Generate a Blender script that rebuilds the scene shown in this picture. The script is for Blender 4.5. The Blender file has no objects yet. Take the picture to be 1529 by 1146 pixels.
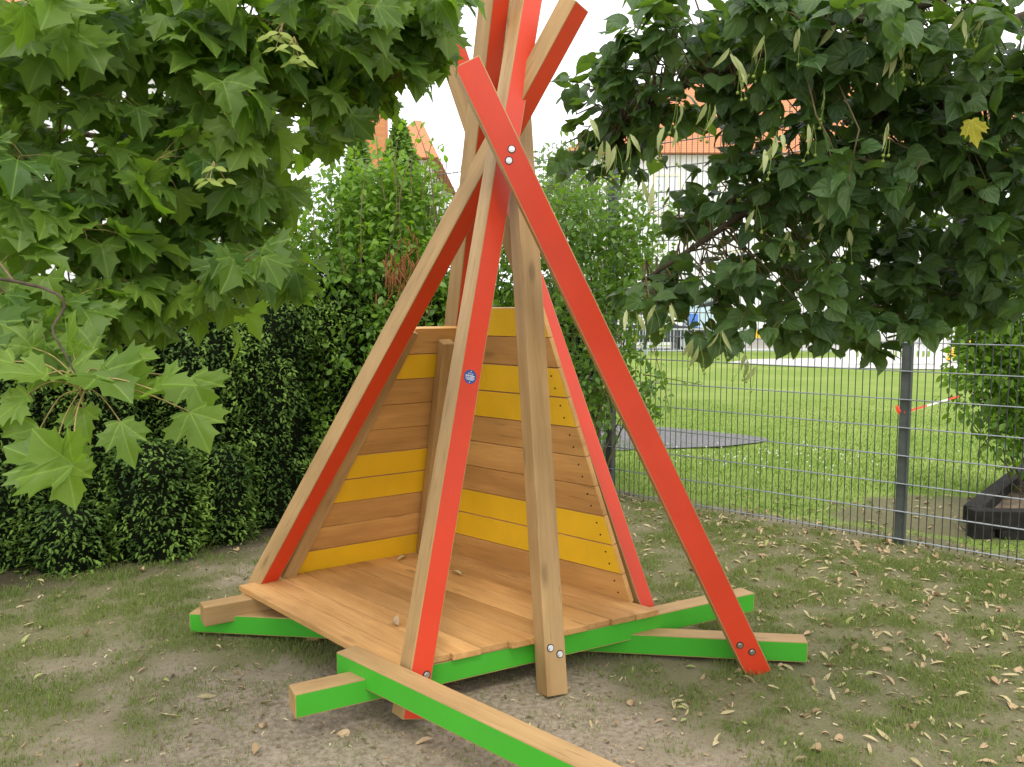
import bpy, bmesh, math, random
import numpy as np
from mathutils import Vector, Matrix

random.seed(11)
RNG = np.random.default_rng(11)
R = math.radians
scene = bpy.context.scene
COL = scene.collection

# ------------------------------------------------------------------ camera
FPX, CAMH, PITCH = 1237.0, 1.70, R(5.35)
cam = bpy.data.cameras.new('camera'); camo = bpy.data.objects.new('camera', cam); COL.objects.link(camo)
cam.sensor_width = 36.0; cam.lens = FPX / 1529.0 * 36.0
cam.clip_start = 0.05; cam.clip_end = 2000
camo.location = (0, 0, CAMH); camo.rotation_euler = (R(90) - PITCH, 0, 0)
scene.camera = camo

def ray(u, v):
    x = (u - 764.5) / FPX; y = (573 - v) / FPX
    return np.array([x, math.cos(PITCH) + y * math.sin(PITCH), -math.sin(PITCH) + y * math.cos(PITCH)])
CO = np.array([0, 0, CAMH])
def at(u, v, Y):
    d = ray(u, v); return CO + d * (Y / d[1])
def gz(u, v, z=0.0):
    d = ray(u, v); return CO + d * ((z - CAMH) / d[2])
def onpl(u, v, P, n):
    d = ray(u, v); return CO + d * (np.dot(P - CO, n) / np.dot(d, n))
def unit(a):
    a = np.asarray(a, float); return a / np.linalg.norm(a)

# ------------------------------------------------------------------ objects
def tag(o, label=None, cat=None, group=None, kind=None):
    if label: o['label'] = label
    if cat: o['category'] = cat
    if group: o['group'] = group
    if kind: o['kind'] = kind
    return o
def thing(name, label, cat, loc=(0, 0, 0), group=None):
    o = bpy.data.objects.new(name, None); COL.objects.link(o); o.location = loc
    o.empty_display_size = .1
    return tag(o, label, cat, group)
def link(name, me, parent=None, M=None):
    o = bpy.data.objects.new(name, me); COL.objects.link(o)
    if M is not None: o.matrix_world = M
    if parent is not None:
        o.parent = parent
        o.matrix_parent_inverse = Matrix.Identity(4)
        base = M if M is not None else Matrix.Identity(4)
        o.matrix_basis = Matrix.Translation(-Vector(parent.location)) @ base if parent.type == 'EMPTY' else base
    return o
def npmesh(name, V, faces, mats, mi=None, smooth=False, fattr=None, uv=None, vattr=None):
    """faces: (n,k) int array or list of tuples."""
    me = bpy.data.meshes.new(name)
    V = np.asarray(V, np.float32)
    if isinstance(faces, np.ndarray):
        n, k = faces.shape
        me.vertices.add(len(V)); me.vertices.foreach_set('co', V.ravel())
        me.loops.add(n * k); me.loops.foreach_set('vertex_index', faces.astype(np.int32).ravel())
        me.polygons.add(n); me.polygons.foreach_set('loop_start', np.arange(0, n * k, k, dtype=np.int32))
        me.update(calc_edges=True)
    else:
        me.from_pydata([tuple(map(float, p)) for p in V], [], [tuple(map(int, f)) for f in faces]); me.update()
    for m in (mats if isinstance(mats, (list, tuple)) else [mats]): me.materials.append(m)
    if mi is not None: me.polygons.foreach_set('material_index', np.asarray(mi, np.int32))
    if smooth: me.polygons.foreach_set('use_smooth', np.ones(len(me.polygons), bool))
    if vattr:
        for k2, a in vattr.items():
            at_ = me.attributes.new(k2, 'FLOAT', 'POINT'); at_.data.foreach_set('value', np.asarray(a, np.float32))
    if uv is not None:
        l = me.uv_layers.new(name='luv'); idx = np.empty(len(me.loops), np.int32); me.loops.foreach_get('vertex_index', idx)
        l.data.foreach_set('uv', np.asarray(uv, np.float32)[idx].ravel())
    me.update()
    return me

class MB:
    def __init__(s): s.V = []; s.F = []; s.I = []
    def add(s, V, F, mi=0):
        b = len(s.V); s.V += [tuple(map(float, p)) for p in V]; s.F += [tuple(b + i for i in f) for f in F]; s.I += [mi] * len(F)
    def hexa(s, c8, mi=0, mis=None):   # c8: 4 bottom ccw, 4 top ccw
        F = [(3, 2, 1, 0), (4, 5, 6, 7), (0, 1, 5, 4), (1, 2, 6, 5), (2, 3, 7, 6), (3, 0, 4, 7)]
        b = len(s.V); s.V += [tuple(map(float, p)) for p in c8]
        for k, f in enumerate(F):
            s.F.append(tuple(b + i for i in f)); s.I.append(mi if mis is None else mis[k])
    def box(s, x0, x1, y0, y1, z0, z1, mi=0, M=None):
        c = [(x0, y0, z0), (x1, y0, z0), (x1, y1, z0), (x0, y1, z0), (x0, y0, z1), (x1, y0, z1), (x1, y1, z1), (x0, y1, z1)]
        if M is not None: c = [M @ Vector(p) for p in c]
        s.hexa(c, mi)
    def tube(s, pts, rad, n=6, mi=0, cap=True):
        pts = [np.asarray(p, float) for p in pts]
        if not hasattr(rad, '__len__'): rad = [rad] * len(pts)
        b = len(s.V); prev = None
        for i, p in enumerate(pts):
            d = unit(pts[min(i + 1, len(pts) - 1)] - pts[max(i - 1, 0)] + 1e-9)
            a = np.array([1, 0, 0.]) if abs(d[0]) < .8 else np.array([0, 1, 0.])
            if prev is not None: a = prev
            a = unit(a - d * np.dot(a, d)); prev = a; c = np.cross(d, a)
            for k in range(n):
                t = 2 * math.pi * k / n; s.V.append(tuple(p + rad[i] * (math.cos(t) * a + math.sin(t) * c)))
        for i in range(len(pts) - 1):
            for k in range(n):
                k2 = (k + 1) % n
                s.F.append((b + i * n + k, b + i * n + k2, b + (i + 1) * n + k2, b + (i + 1) * n + k)); s.I.append(mi)
        if cap:
            s.F.append(tuple(b + k for k in reversed(range(n)))); s.I.append(mi)
            e = b + (len(pts) - 1) * n; s.F.append(tuple(e + k for k in range(n))); s.I.append(mi)
    def cyl(s, c, axis, r, h, n=16, mi=0):
        c = np.asarray(c, float); a = unit(axis); s.tube([c, c + a * h], r, n, mi)
    def sphere(s, c, r, mi=0, nu=8, nv=6, sc=(1, 1, 1)):
        V = []; F = []
        for j in range(1, nv):
            for i in range(nu):
                t = math.pi * j / nv; p = 2 * math.pi * i / nu
                V.append((c[0] + r * sc[0] * math.sin(t) * math.cos(p), c[1] + r * sc[1] * math.sin(t) * math.sin(p), c[2] + r * sc[2] * math.cos(t)))
        V += [(c[0], c[1], c[2] + r * sc[2]), (c[0], c[1], c[2] - r * sc[2])]; T = len(V) - 2
        for j in range(nv - 2):
            for i in range(nu):
                F.append((j * nu + i, (j + 1) * nu + i, (j + 1) * nu + (i + 1) % nu, j * nu + (i + 1) % nu))
        for i in range(nu):
            F.append((T, i, (i + 1) % nu)); F.append((T + 1, (nv - 2) * nu + (i + 1) % nu, (nv - 2) * nu + i))
        s.add(V, F, mi)
    def build(s, name, mats, parent=None, smooth=False, M=None, bevel=0, bseg=1):
        me = npmesh(name, s.V, s.F, mats, s.I, smooth)
        bm = bmesh.new(); bm.from_mesh(me)
        bmesh.ops.recalc_face_normals(bm, faces=bm.faces)
        if bevel:
            bmesh.ops.bevel(bm, geom=list(bm.edges), offset=bevel, segments=bseg, affect='EDGES', profile=.5, material=0)
        bm.to_mesh(me); bm.free()
        return link(name, me, parent, M)

# ------------------------------------------------------------------ numpy noise
def vnoise(x, y, seed=0):
    x = np.asarray(x, float); y = np.asarray(y, float)
    xi = np.floor(x).astype(np.int64); yi = np.floor(y).astype(np.int64); fx = x - xi; fy = y - yi
    fx = fx * fx * (3 - 2 * fx); fy = fy * fy * (3 - 2 * fy)
    def h(a, b):
        n = (a * 374761393 + b * 668265263 + seed * 1442695041) & 0x7fffffff
        n = ((n ^ (n >> 13)) * 1274126177) & 0x7fffffff
        return ((n ^ (n >> 16)) & 0xffff) / 65535.0
    return (h(xi, yi) * (1 - fx) + h(xi + 1, yi) * fx) * (1 - fy) + (h(xi, yi + 1) * (1 - fx) + h(xi + 1, yi + 1) * fx) * fy
def fbm(x, y, seed=0, o=4):
    s = 0; a = .5; t = 0
    for i in range(o):
        s = s + a * vnoise(x * 2 ** i, y * 2 ** i, seed + i * 7); t += a; a *= .55
    return s / t

# ------------------------------------------------------------------ materials
class N:
    def __init__(s, name):
        s.m = bpy.data.materials.new(name); s.m.use_nodes = True; s.t = s.m.node_tree; s.t.nodes.clear()
        s.out = s.t.nodes.new('ShaderNodeOutputMaterial')
    def n(s, typ, **kw):
        nd = s.t.nodes.new(typ)
        for k, v in kw.items():
            if k in nd.inputs.keys() if isinstance(k, str) else False: pass
            setattr(nd, k, v)
        return nd
    def set(s, nd, **kw):
        for k, v in kw.items():
            k = k.replace('_', ' ')
            if hasattr(v, 'is_output'): s.t.links.new(v, nd.inputs[k])
            else: nd.inputs[k].default_value = v
        return nd
    def lk(s, a, b): s.t.links.new(a, b)
    def math(s, op, a, b=None, c=None, clamp=False):
        nd = s.n('ShaderNodeMath', operation=op); nd.use_clamp = clamp
        for i, v in enumerate((a, b, c)):
            if v is None: continue
            if hasattr(v, 'is_output'): s.lk(v, nd.inputs[i])
            else: nd.inputs[i].default_value = v
        return nd.outputs[0]
    def mix(s, f, a, b, mode='MIX'):
        nd = s.n('ShaderNodeMix', data_type='RGBA', blend_type=mode)
        for i, v in ((0, f), (6, a), (7, b)):
            if hasattr(v, 'is_output'): s.lk(v, nd.inputs[i])
            elif i == 0: nd.inputs[0].default_value = v
            else: nd.inputs[i].default_value = (*v, 1) if len(v) == 3 else v
        return nd.outputs[2]
    def noise(s, vec, scale, detail=3, rough=.55, dist=0):
        nd = s.n('ShaderNodeTexNoise')
        if vec is not None: s.lk(vec, nd.inputs['Vector'])
        nd.inputs['Scale'].default_value = scale; nd.inputs['Detail'].default_value = detail
        nd.inputs['Roughness'].default_value = rough; nd.inputs['Distortion'].default_value = dist
        return nd.outputs['Fac']
    def ramp(s, f, stops):
        nd = s.n('ShaderNodeValToRGB'); s.lk(f, nd.inputs[0]); e = nd.color_ramp.elements
        while len(e) < len(stops): e.new(.5)
        for el, (p, c) in zip(e, stops): el.position = p; el.color = (*c, 1) if len(c) == 3 else c
        return nd.outputs[0]
    def mrange(s, f, a, b, c=0, d=1):
        nd = s.n('ShaderNodeMapRange'); nd.clamp = True; s.lk(f, nd.inputs[0])
        for i, v in enumerate((a, b, c, d)): nd.inputs[i + 1].default_value = v
        return nd.outputs[0]
    def coord(s, what='Object'): return s.n('ShaderNodeTexCoord').outputs[what]
    def attr(s, name): return s.n('ShaderNodeAttribute', attribute_name=name).outputs['Fac']
    def mapping(s, vec, scale=(1, 1, 1), loc=None):
        nd = s.n('ShaderNodeMapping'); s.lk(vec, nd.inputs[0]); nd.inputs['Scale'].default_value = scale
        if loc is not None: s.lk(loc, nd.inputs['Location'])
        return nd.outputs[0]
    def bump(s, h, strength=.3, dist=.01):
        nd = s.n('ShaderNodeBump'); nd.inputs['Strength'].default_value = strength; nd.inputs['Distance'].default_value = dist
        s.lk(h, nd.inputs['Height']); return nd.outputs[0]
    def bsdf(s, color, rough=.6, spec=.4, normal=None, metal=0, coat=0, sheen=0):
        b = s.n('ShaderNodeBsdfPrincipled')
        for k, v in (('Base Color', color), ('Roughness', rough), ('Specular IOR Level', spec), ('Metallic', metal), ('Coat Weight', coat), ('Sheen Weight', sheen)):
            if hasattr(v, 'is_output'): s.lk(v, b.inputs[k])
            elif k == 'Base Color': b.inputs[k].default_value = (*v, 1)
            else: b.inputs[k].default_value = v
        if normal is not None: s.lk(normal, b.inputs['Normal'])
        return b.outputs[0]
    def done(s, sh): s.lk(sh, s.out.inputs[0]); return s.m

def plain(name, c, rough=.6, spec=.4, metal=0, var=.15, scale=8):
    k = N(name); co = k.coord('Object'); f = k.noise(co, scale, 4)
    c2 = k.mix(k.mrange(f, .3, .7), tuple(x * (1 - var) for x in c), tuple(min(1, x * (1 + var)) for x in c))
    return k.done(k.bsdf(c2, rough, spec, k.bump(f, .1, .005), metal))

def wood(name, light, dark, along='Z', knots=True, tint=None, rough=.55):
    k = N(name); co = k.coord('Object')
    rnd = k.n('ShaderNodeObjectInfo').outputs['Random']
    comb = k.n('ShaderNodeCombineXYZ')
    for i in range(3): k.lk(k.math('MULTIPLY', rnd, 13.7 + 7 * i), comb.inputs[i])
    if tint:
        t = k.attr(tint); c3 = k.n('ShaderNodeCombineXYZ')
        for i in range(3): k.lk(k.math('MULTIPLY', t, 31 + 11 * i), c3.inputs[i])
        va = k.n('ShaderNodeVectorMath', operation='ADD'); k.lk(comb.outputs[0], va.inputs[0]); k.lk(c3.outputs[0], va.inputs[1]); off = va.outputs[0]
    else: off = comb.outputs[0]
    sc = {'X': (1.1, 17, 17), 'Y': (17, 1.1, 17), 'Z': (17, 17, 1.1)}[along]
    v = k.mapping(co, sc, off)
    broad = k.noise(v, .55, 3, .5, .8)
    fine = k.noise(v, 5, 5, .65, .3)
    sc2 = {'X': (2.2, 5, 5), 'Y': (5, 2.2, 5), 'Z': (5, 5, 2.2)}[along]
    blot = k.noise(k.mapping(co, sc2, off), 1.0, 2)
    f = k.math('ADD', k.math('MULTIPLY', broad, .62), k.math('MULTIPLY', fine, .38))
    col = k.mix(k.mrange(f, .33, .66), dark, light)
    col = k.mix(k.math('MULTIPLY', k.mrange(blot, .42, .70), .42), col, tuple(x * .62 for x in dark))
    streak = k.noise(k.mapping(co, tuple(x * 2.3 for x in sc), off), 2.2, 2)
    col = k.mix(k.math('MULTIPLY', k.mrange(streak, .62, .72), .45), col, tuple(x * .45 for x in dark))
    if knots:
        vo = k.n('ShaderNodeTexVoronoi'); k.lk(k.mapping(co, {'X': (2.2, 7, 7), 'Y': (7, 2.2, 7), 'Z': (7, 7, 2.2)}[along], off), vo.inputs['Vector']); vo.inputs['Scale'].default_value = 1.0
        kn = k.math('SUBTRACT', 1.0, k.mrange(k.math('ADD', vo.outputs['Distance'], k.math('MULTIPLY', fine, .06)), .08, .19))
        col = k.mix(k.math('MULTIPLY', kn, .5), col, tuple(x * .3 for x in dark))
    if tint:
        col = k.mix(1.0, col, k.ramp(k.attr(tint), [(0, (.82, .79, .75)), (.5, (.97, .95, .93)), (1, (1.10, 1.08, 1.06))]), 'MULTIPLY')
    return k.done(k.bsdf(col, rough, .35, k.bump(f, .35, .003)))

def paint(name, c, rough=.42):
    k = N(name); co = k.coord('Object')
    f = k.noise(co, 3, 3); g = k.noise(k.mapping(co, (40, 40, 3)), 1.5, 3)
    col = k.mix(k.mrange(f, .3, .7), tuple(x * .9 for x in c), tuple(x * 1.06 for x in c))
    sp = k.noise(co, 55, 2); col = k.mix(k.math('MULTIPLY', k.mrange(sp, .70, .76), .5), col, tuple(x * .55 + .03 for x in c))
    du = k.noise(k.mapping(co, (6, 6, 2.2)), 1.4, 5, .7); col = k.mix(k.math('MULTIPLY', k.mrange(du, .52, .75), .22), col, tuple(x * .62 + .035 for x in c))
    scr = k.noise(k.mapping(co, (90, 90, 5)), 1.2, 2); col = k.mix(k.math('MULTIPLY', k.mrange(scr, .70, .78), .30), col, tuple(x * .7 + .08 for x in c))
    return k.done(k.bsdf(col, k.mrange(f, .2, .8, rough - .05, rough + .10), .5, k.bump(g, .22, .002)))

def leafmat(name, c_dark, c_light, under, trans, rough=.42, veins=None, spec=.45, tw=.42):
    """veins: list of abs angles (rad) of veins in leaf uv space."""
    k = N(name); tint = k.attr('tint')
    col = k.mix(tint, c_dark, c_light)
    uvn = k.n('ShaderNodeUVMap', uv_map='luv'); sep = k.n('ShaderNodeSeparateXYZ'); k.lk(uvn.outputs[0], sep.inputs[0])
    nrm = None
    if veins:
        ax = k.math('ABSOLUTE', sep.outputs[0]); y = sep.outputs[1]; d = None
        for a in veins:
            t = k.math('ABSOLUTE', k.math('SUBTRACT', k.math('MULTIPLY', ax, math.cos(a)), k.math('MULTIPLY', y, math.sin(a))))
            d = t if d is None else k.math('MINIMUM', d, t)
        vm = k.math('SUBTRACT', 1.0, k.mrange(d, .004, .022))
        col = k.mix(k.math('MULTIPLY', vm, .36), col, tuple(min(1, x * 2.2 + .03) for x in c_light))
        nrm = k.bump(k.math('ADD', k.mrange(d, 0, .12), k.math('MULTIPLY', k.noise(uvn.outputs[0], 9, 2), .8)), .35, .004)
    geo = k.n('ShaderNodeNewGeometry')
    col2 = k.mix(k.math('MULTIPLY', geo.outputs['Backfacing'], .75), col, under)
    b = k.bsdf(col2, rough, spec, nrm)
    tr = k.n('ShaderNodeBsdfTranslucent'); k.lk(k.mix(tint, tuple(x * .7 for x in trans), trans), tr.inputs[0])
    mx = k.n('ShaderNodeMixShader'); mx.inputs[0].default_value = tw; k.lk(b, mx.inputs[1]); k.lk(tr.outputs[0], mx.inputs[2])
    return k.done(mx.outputs[0])

M = {}
M['wood'] = wood('oak_timber', (.49, .315, .138), (.33, .195, .072))
M['deck'] = wood('deck_timber', (.64, .375, .145), (.42, .215, .068), 'X', True, 'tint')
M['panelwood'] = wood('panel_timber', (.70, .40, .135), (.50, .26, .075), 'X', True, 'tint')
M['red'] = paint('red_paint', (.66, .046, .010))
M['green'] = paint('green_paint', (.055, .40, .022))
M['yellow'] = paint('yellow_paint', (.80, .485, .014))
M['steel'] = plain('bolt_steel', (.62, .62, .62), .3, .5, 1.0)
M['dark_dot'] = plain('recess_shade_and_screw', (.03, .02, .015), .9, .1)  # near-black: painted recess shade around bolts, and the dark screw heads
M['bark'] = plain('bark', (.085, .065, .045), .9, .1, 0, .45, 22)
M['twig'] = plain('twig_bark', (.16, .12, .06), .8, .2, 0, .3, 30)
M['petiole'] = plain('petiole', (.30, .22, .08), .5, .3, 0, .4, 40)
M['dry'] = plain('dead_foliage', (.22, .09, .035), .9, .1, 0, .4, 20)
M['galv'] = plain('wire_steel_backlit', (.055, .058, .055), .5, .4, .2, .2, 15)  # upright wires: backlit darkness put into the steel colour
M['rod'] = plain('wire_steel_skylit', (.24, .26, .265), .4, .5, .5, .2, 15)  # same fence steel, lightened for the sky reflected on horizontal rods
M['post'] = plain('grey_green_post', (.075, .088, .078), .6, .3, 0, .2, 12)
M['blacktimber'] = plain('dark_sleeper_timber', (.022, .020, .017), .85, .2, 0, .5, 12)
M['soilin'] = plain('bed_soil', (.16, .12, .085), 1, .1, 0, .4, 10)
M['white'] = plain('white_render', (.82, .82, .80), .8, .2, 0, .05, 2)
M['white2'] = plain('white_lacquer', (.80, .80, .76), .5, .4, 0, .06, 4)
M['rail'] = plain('grey_rail', (.42, .45, .46), .5, .4, 0, .1, 6)
M['ochre'] = plain('ochre_frame', (.84, .76, .58), .6, .3, 0, .1, 6)
M['toyyellow'] = plain('yellow_plastic', (.82, .48, .02), .4, .5, 0, .06, 6)
M['toyblue'] = plain('blue_panel', (.08, .22, .62), .5, .4, 0, .1, 6)
M['paleblue'] = plain('pale_blue_panel', (.50, .64, .70), .4, .5, 0, .1, 3)
M['tapered'] = plain('barrier_red', (.80, .07, .025), .5, .4, 0, .08, 20)
M['tapewhite'] = plain('barrier_white', (.82, .80, .78), .5, .4, 0, .05, 20)
M['carpaint'] = plain('dark_car_paint', (.035, .04, .05), .25, .5, 0, .1, 4)
M['carsilver'] = plain('silver_car_paint', (.42, .44, .46), .3, .5, .3, .1, 4)
M['rubber'] = plain('rubber', (.02, .02, .02), .9, .2)
M['stickerblue'] = plain('sticker_blue', (.035, .075, .26), .4, .4, 0, .05, 40)
M['stickerwhite'] = plain('sticker_white', (.80, .83, .88), .5, .4, 0, .02, 40)
k = N('window_glass'); M['glass'] = k.done(k.bsdf(k.mix(k.noise(k.coord('Object'), 1.2, 2), (.62, .65, .68), (.74, .77, .79)), .08, .6))
k = N('roof_tiles'); co = k.coord('Object'); w = k.n('ShaderNodeTexWave', wave_type='BANDS', bands_direction='Z'); k.lk(co, w.inputs[0]); w.inputs['Scale'].default_value = 2.6; w.inputs['Distortion'].default_value = .6
M['roof'] = k.done(k.bsdf(k.mix(k.math('ADD', k.math('MULTIPLY', w.outputs['Fac'], .5), k.math('MULTIPLY', k.noise(co, 9, 3), .5)), (.40, .13, .055), (.62, .27, .13)), .8, .2))
k = N('brick'); br = k.n('ShaderNodeTexBrick'); sx = k.n('ShaderNodeSeparateXYZ'); k.lk(k.coord('Object'), sx.inputs[0]); cx_ = k.n('ShaderNodeCombineXYZ'); k.lk(k.math('ADD', sx.outputs[0], sx.outputs[1]), cx_.inputs[0]); k.lk(sx.outputs[2], cx_.inputs[1]); k.lk(cx_.outputs[0], br.inputs[0]); br.inputs['Mortar Size'].default_value = .012
br.inputs['Color1'].default_value = (.60, .25, .10, 1); br.inputs['Color2'].default_value = (.52, .21, .09, 1); br.inputs['Mortar'].default_value = (.42, .24, .14, 1); br.inputs['Scale'].default_value = 2.2
M['brick'] = k.done(k.bsdf(br.outputs[0], .85, .2))

M['maple'] = leafmat('maple_leaf', (.048, .118, .020), (.185, .285, .040), (.22, .31, .08), (.24, .44, .02), .46, [0, R(43), R(84)], .36, .50)
M['linden'] = leafmat('linden_leaf', (.028, .074, .022), (.098, .168, .044), (.10, .16, .055), (.16, .30, .02), .46, [0, R(26), R(50)], .38, .40)
M['bract'] = leafmat('linden_bract', (.38, .44, .18), (.50, .53, .26), (.36, .40, .18), (.35, .42, .12), .6, None, .3, .35)
M['samara'] = leafmat('maple_seed', (.28, .36, .07), (.36, .42, .10), (.3, .38, .1), (.35, .45, .08), .5, None, .3, .35)
M['yellowleaf'] = leafmat('yellow_leaf', (.42, .38, .02), (.5, .44, .03), (.42, .38, .04), (.5, .45, .02), .5, [0, R(43), R(84)], .4, .45)
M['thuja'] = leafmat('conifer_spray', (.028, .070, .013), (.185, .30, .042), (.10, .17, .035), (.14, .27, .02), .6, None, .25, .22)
M['thujalight'] = leafmat('sunlit_conifer_spray', (.085, .18, .03), (.25, .40, .065), (.18, .3, .07), (.25, .46, .04), .55, None, .25, .35)
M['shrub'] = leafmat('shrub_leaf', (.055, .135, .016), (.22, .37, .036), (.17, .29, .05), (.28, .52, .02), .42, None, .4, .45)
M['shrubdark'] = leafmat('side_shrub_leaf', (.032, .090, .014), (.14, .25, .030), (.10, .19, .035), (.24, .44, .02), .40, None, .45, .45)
M['palefoliage'] = leafmat('pale_far_leaf', (.13, .22, .055), (.26, .36, .11), (.2, .3, .1), (.30, .42, .10), .6, None, .3, .4)
M['grass'] = leafmat('grass_blade', (.105, .175, .034), (.36, .38, .135), (.22, .29, .08), (.26, .36, .06), .75, None, .2, .35)
M['lawnblade'] = leafmat('lawn_blade', (.10, .20, .025), (.26, .36, .065), (.17, .27, .05), (.22, .38, .04), .55, None, .3, .35)
M['clover'] = plain('clover_flower', (.75, .74, .68), .8, .2, 0, .1, 60)
M['core'] = plain('foliage_inner_shade', (.008, .012, .005), 1, .05, 0, .4, 20)  # near-black fill, the shade inside foliage put into the colour
for nm, c1, c2 in (('litpale', (.38, .31, .155), (.58, .50, .29)), ('litbrown', (.35, .235, .13), (.54, .40, .24)), ('litgreen', (.26, .30, .09), (.42, .42, .16))):
    k = N(nm); f = k.noise(k.coord('Object'), 45, 3); oi = k.n('ShaderNodeObjectInfo').outputs['Random']
    col = k.mix(k.math('ADD', k.math('MULTIPLY', f, .5), k.math('MULTIPLY', oi, .5)), c1, c2)
    M[nm] = k.done(k.bsdf(col, .7, .25))

# ------------------------------------------------------------------ world and sun
SUN_EL, SUN_AZ = R(60), R(176)       # azimuth clockwise from +Y : behind the camera, to the right
wd = bpy.data.worlds.new('World'); scene.world = wd; wd.use_nodes = True
nt = wd.node_tree; nt.nodes.clear()
out = nt.nodes.new('ShaderNodeOutputWorld'); bg = nt.nodes.new('ShaderNodeBackground')
sky = nt.nodes.new('ShaderNodeTexSky'); sky.sky_type = 'NISHITA'; sky.sun_disc = False
sky.sun_elevation = SUN_EL; sky.sun_rotation = SUN_AZ; sky.air_density = 1.0; sky.dust_density = 3.0
tc = nt.nodes.new('ShaderNodeTexCoord'); nz = nt.nodes.new('ShaderNodeTexNoise'); nz.inputs['Scale'].default_value = 2.2; nz.inputs['Detail'].default_value = 5
nt.links.new(tc.outputs['Generated'], nz.inputs['Vector'])
cr = nt.nodes.new('ShaderNodeValToRGB'); cr.color_ramp.elements[0].position = .3; cr.color_ramp.elements[0].color = (13.2, 13.5, 14.0, 1)
cr.color_ramp.elements[1].position = .75; cr.color_ramp.elements[1].color = (17, 16.9, 16.7, 1)
nt.links.new(nz.outputs['Fac'], cr.inputs[0])
mxw = nt.nodes.new('ShaderNodeMix'); mxw.data_type = 'RGBA'; mxw.inputs[0].default_value = .82
nt.links.new(sky.outputs[0], mxw.inputs[6]); nt.links.new(cr.outputs[0], mxw.inputs[7])
nt.links.new(mxw.outputs[2], bg.inputs[0]); bg.inputs[1].default_value = .15
nt.links.new(bg.outputs[0], out.inputs[0])
sd = bpy.data.lights.new('sun', 'SUN'); sd.energy = 1.5; sd.angle = R(14); sd.color = (1, .95, .87)
so = bpy.data.objects.new('sun', sd); COL.objects.link(so)
sv = Vector((math.sin(SUN_AZ) * math.cos(SUN_EL), math.cos(SUN_AZ) * math.cos(SUN_EL), math.sin(SUN_EL)))
so.rotation_euler = sv.to_track_quat('Z', 'Y').to_euler(); so.location = (5, -8, 12)
scene.view_settings.view_transform = 'Standard'; scene.view_settings.look = 'None'; scene.view_settings.exposure = 0
scene.cycles.max_bounces = 8; scene.cycles.transparent_max_bounces = 8
scene.cycles.use_denoising = True

# ------------------------------------------------------------------ ground
FP0 = np.array([2.784, 5.819]); FD = np.array([-.769, .639])          # fence line
FN = np.array([.639, .769])                                           # towards the lawn
def fence_side(x, y): return (x - FP0[0]) * FN[0] + (y - FP0[1]) * FN[1]
def hedge_side(x, y):                                                  # >0 in front of the hedge
    return (x + 3.2) * .60 - (y - 5.04) * .80
def gheight(x, y):
    n = (fbm(x * 1.3, y * 1.3, 3) - .5) * .05 + (fbm(x * 9, y * 9, 5, 3) - .5) * .018
    near = np.clip(1 - (np.hypot(x, y - 4) - 8) / 6, 0, 1)
    return n * near - .005
def grassiness(x, y):
    """0 bare sand .. 1 grassy, on the near side of the fence."""
    g = fbm(x * .9 + 3, y * .9, 21, 4) * .75 + fbm(x * 4, y * 4, 22, 3) * .45 - .12
    g = g + np.clip((x - .9) * .16, -.12, .22) + np.clip((-x - .7) * .16, 0, .20)
    g = g - .17 * np.exp(-(((x + .1) / 1.0) ** 2 + ((y - 2.85) / .55) ** 2))
    g = g - .12 * np.exp(-(((x - .75) / .6) ** 2 + ((y - 3.35) / .4) ** 2))
    return np.clip((g - .22) * 2.3, 0, 1)
def lawnness(x, y):
    s = fence_side(x, y) - .12 + (fbm(x * 3, y * 3, 31, 3) - .5) * .35
    l = np.clip(s / .25, 0, 1)
    d = np.hypot((x - 3.55) / 1.0, (y - 6.6) / .75) + (fbm(x * 3, y * 3, 33, 3) - .5) * .6
    return l * np.clip((d - .75) / .35, 0, 1)
xs = np.unique(np.concatenate([np.arange(-4.4, 5.6, .045), np.array([-400, -250, -150, -90, -60, -40, -28, -20, -15, -12, -10, -8.5, -7.2, -6.2, -5.4, -4.8]),
                               -np.array([-400, -250, -150, -90, -60, -40, -28, -20, -15, -12, -10, -9, -8.2, -7.6, -7.0, -6.4, -6])]))
ys = np.unique(np.concatenate([np.arange(1.6, 8.6, .045), np.arange(8.6, 14, .15), np.arange(14, 40, .8), np.array([-60, -30, -15, -8, -4, -2, -.5, .6, 1.2, 45, 55, 70, 100, 150, 250, 400, 700])]))
GX, GY = np.meshgrid(xs, ys); gx = GX.ravel(); gy = GY.ravel()
nx, ny = len(xs), len(ys); ii = np.arange(nx * ny).reshape(ny, nx)
gf = np.stack([ii[:-1, :-1], ii[:-1, 1:], ii[1:, 1:], ii[1:, :-1]], -1).reshape(-1, 4)
k = N('ground_soil_and_grass'); co = k.coord('Object')
n1 = k.noise(co, 3.2, 4); n2 = k.noise(co, 38, 4, .65); n3 = k.noise(co, 140, 3, .7)
sand = k.mix(k.mrange(n2, .38, .62), (.215, .174, .123), (.345, .290, .212))
sand = k.mix(k.math('MULTIPLY', k.mrange(n3, .58, .72), .4), sand, (.14, .105, .07))
sand = k.mix(k.math('MULTIPLY', k.mrange(n1, .5, .75), .4), sand, (.26, .213, .152))
gr = k.mix(k.mrange(n3, .35, .65), (.062, .082, .026), (.185, .180, .075))
gr = k.mix(k.math('MULTIPLY', k.mrange(n2, .4, .7), .5), gr, (.14, .115, .06))
gmask = k.mrange(k.math('ADD', k.attr('grass'), k.math('MULTIPLY', k.math('SUBTRACT', n2, .5), 1.1)), .25, .75)
c = k.mix(k.math('MULTIPLY', gmask, .75), sand, gr)
lg = k.mix(k.mrange(n2, .3, .7), (.115, .185, .030), (.24, .32, .065))
lg = k.mix(k.math('MULTIPLY', k.mrange(k.noise(co, .55, 3), .45, .7), .55), lg, (.30, .35, .10))
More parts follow.
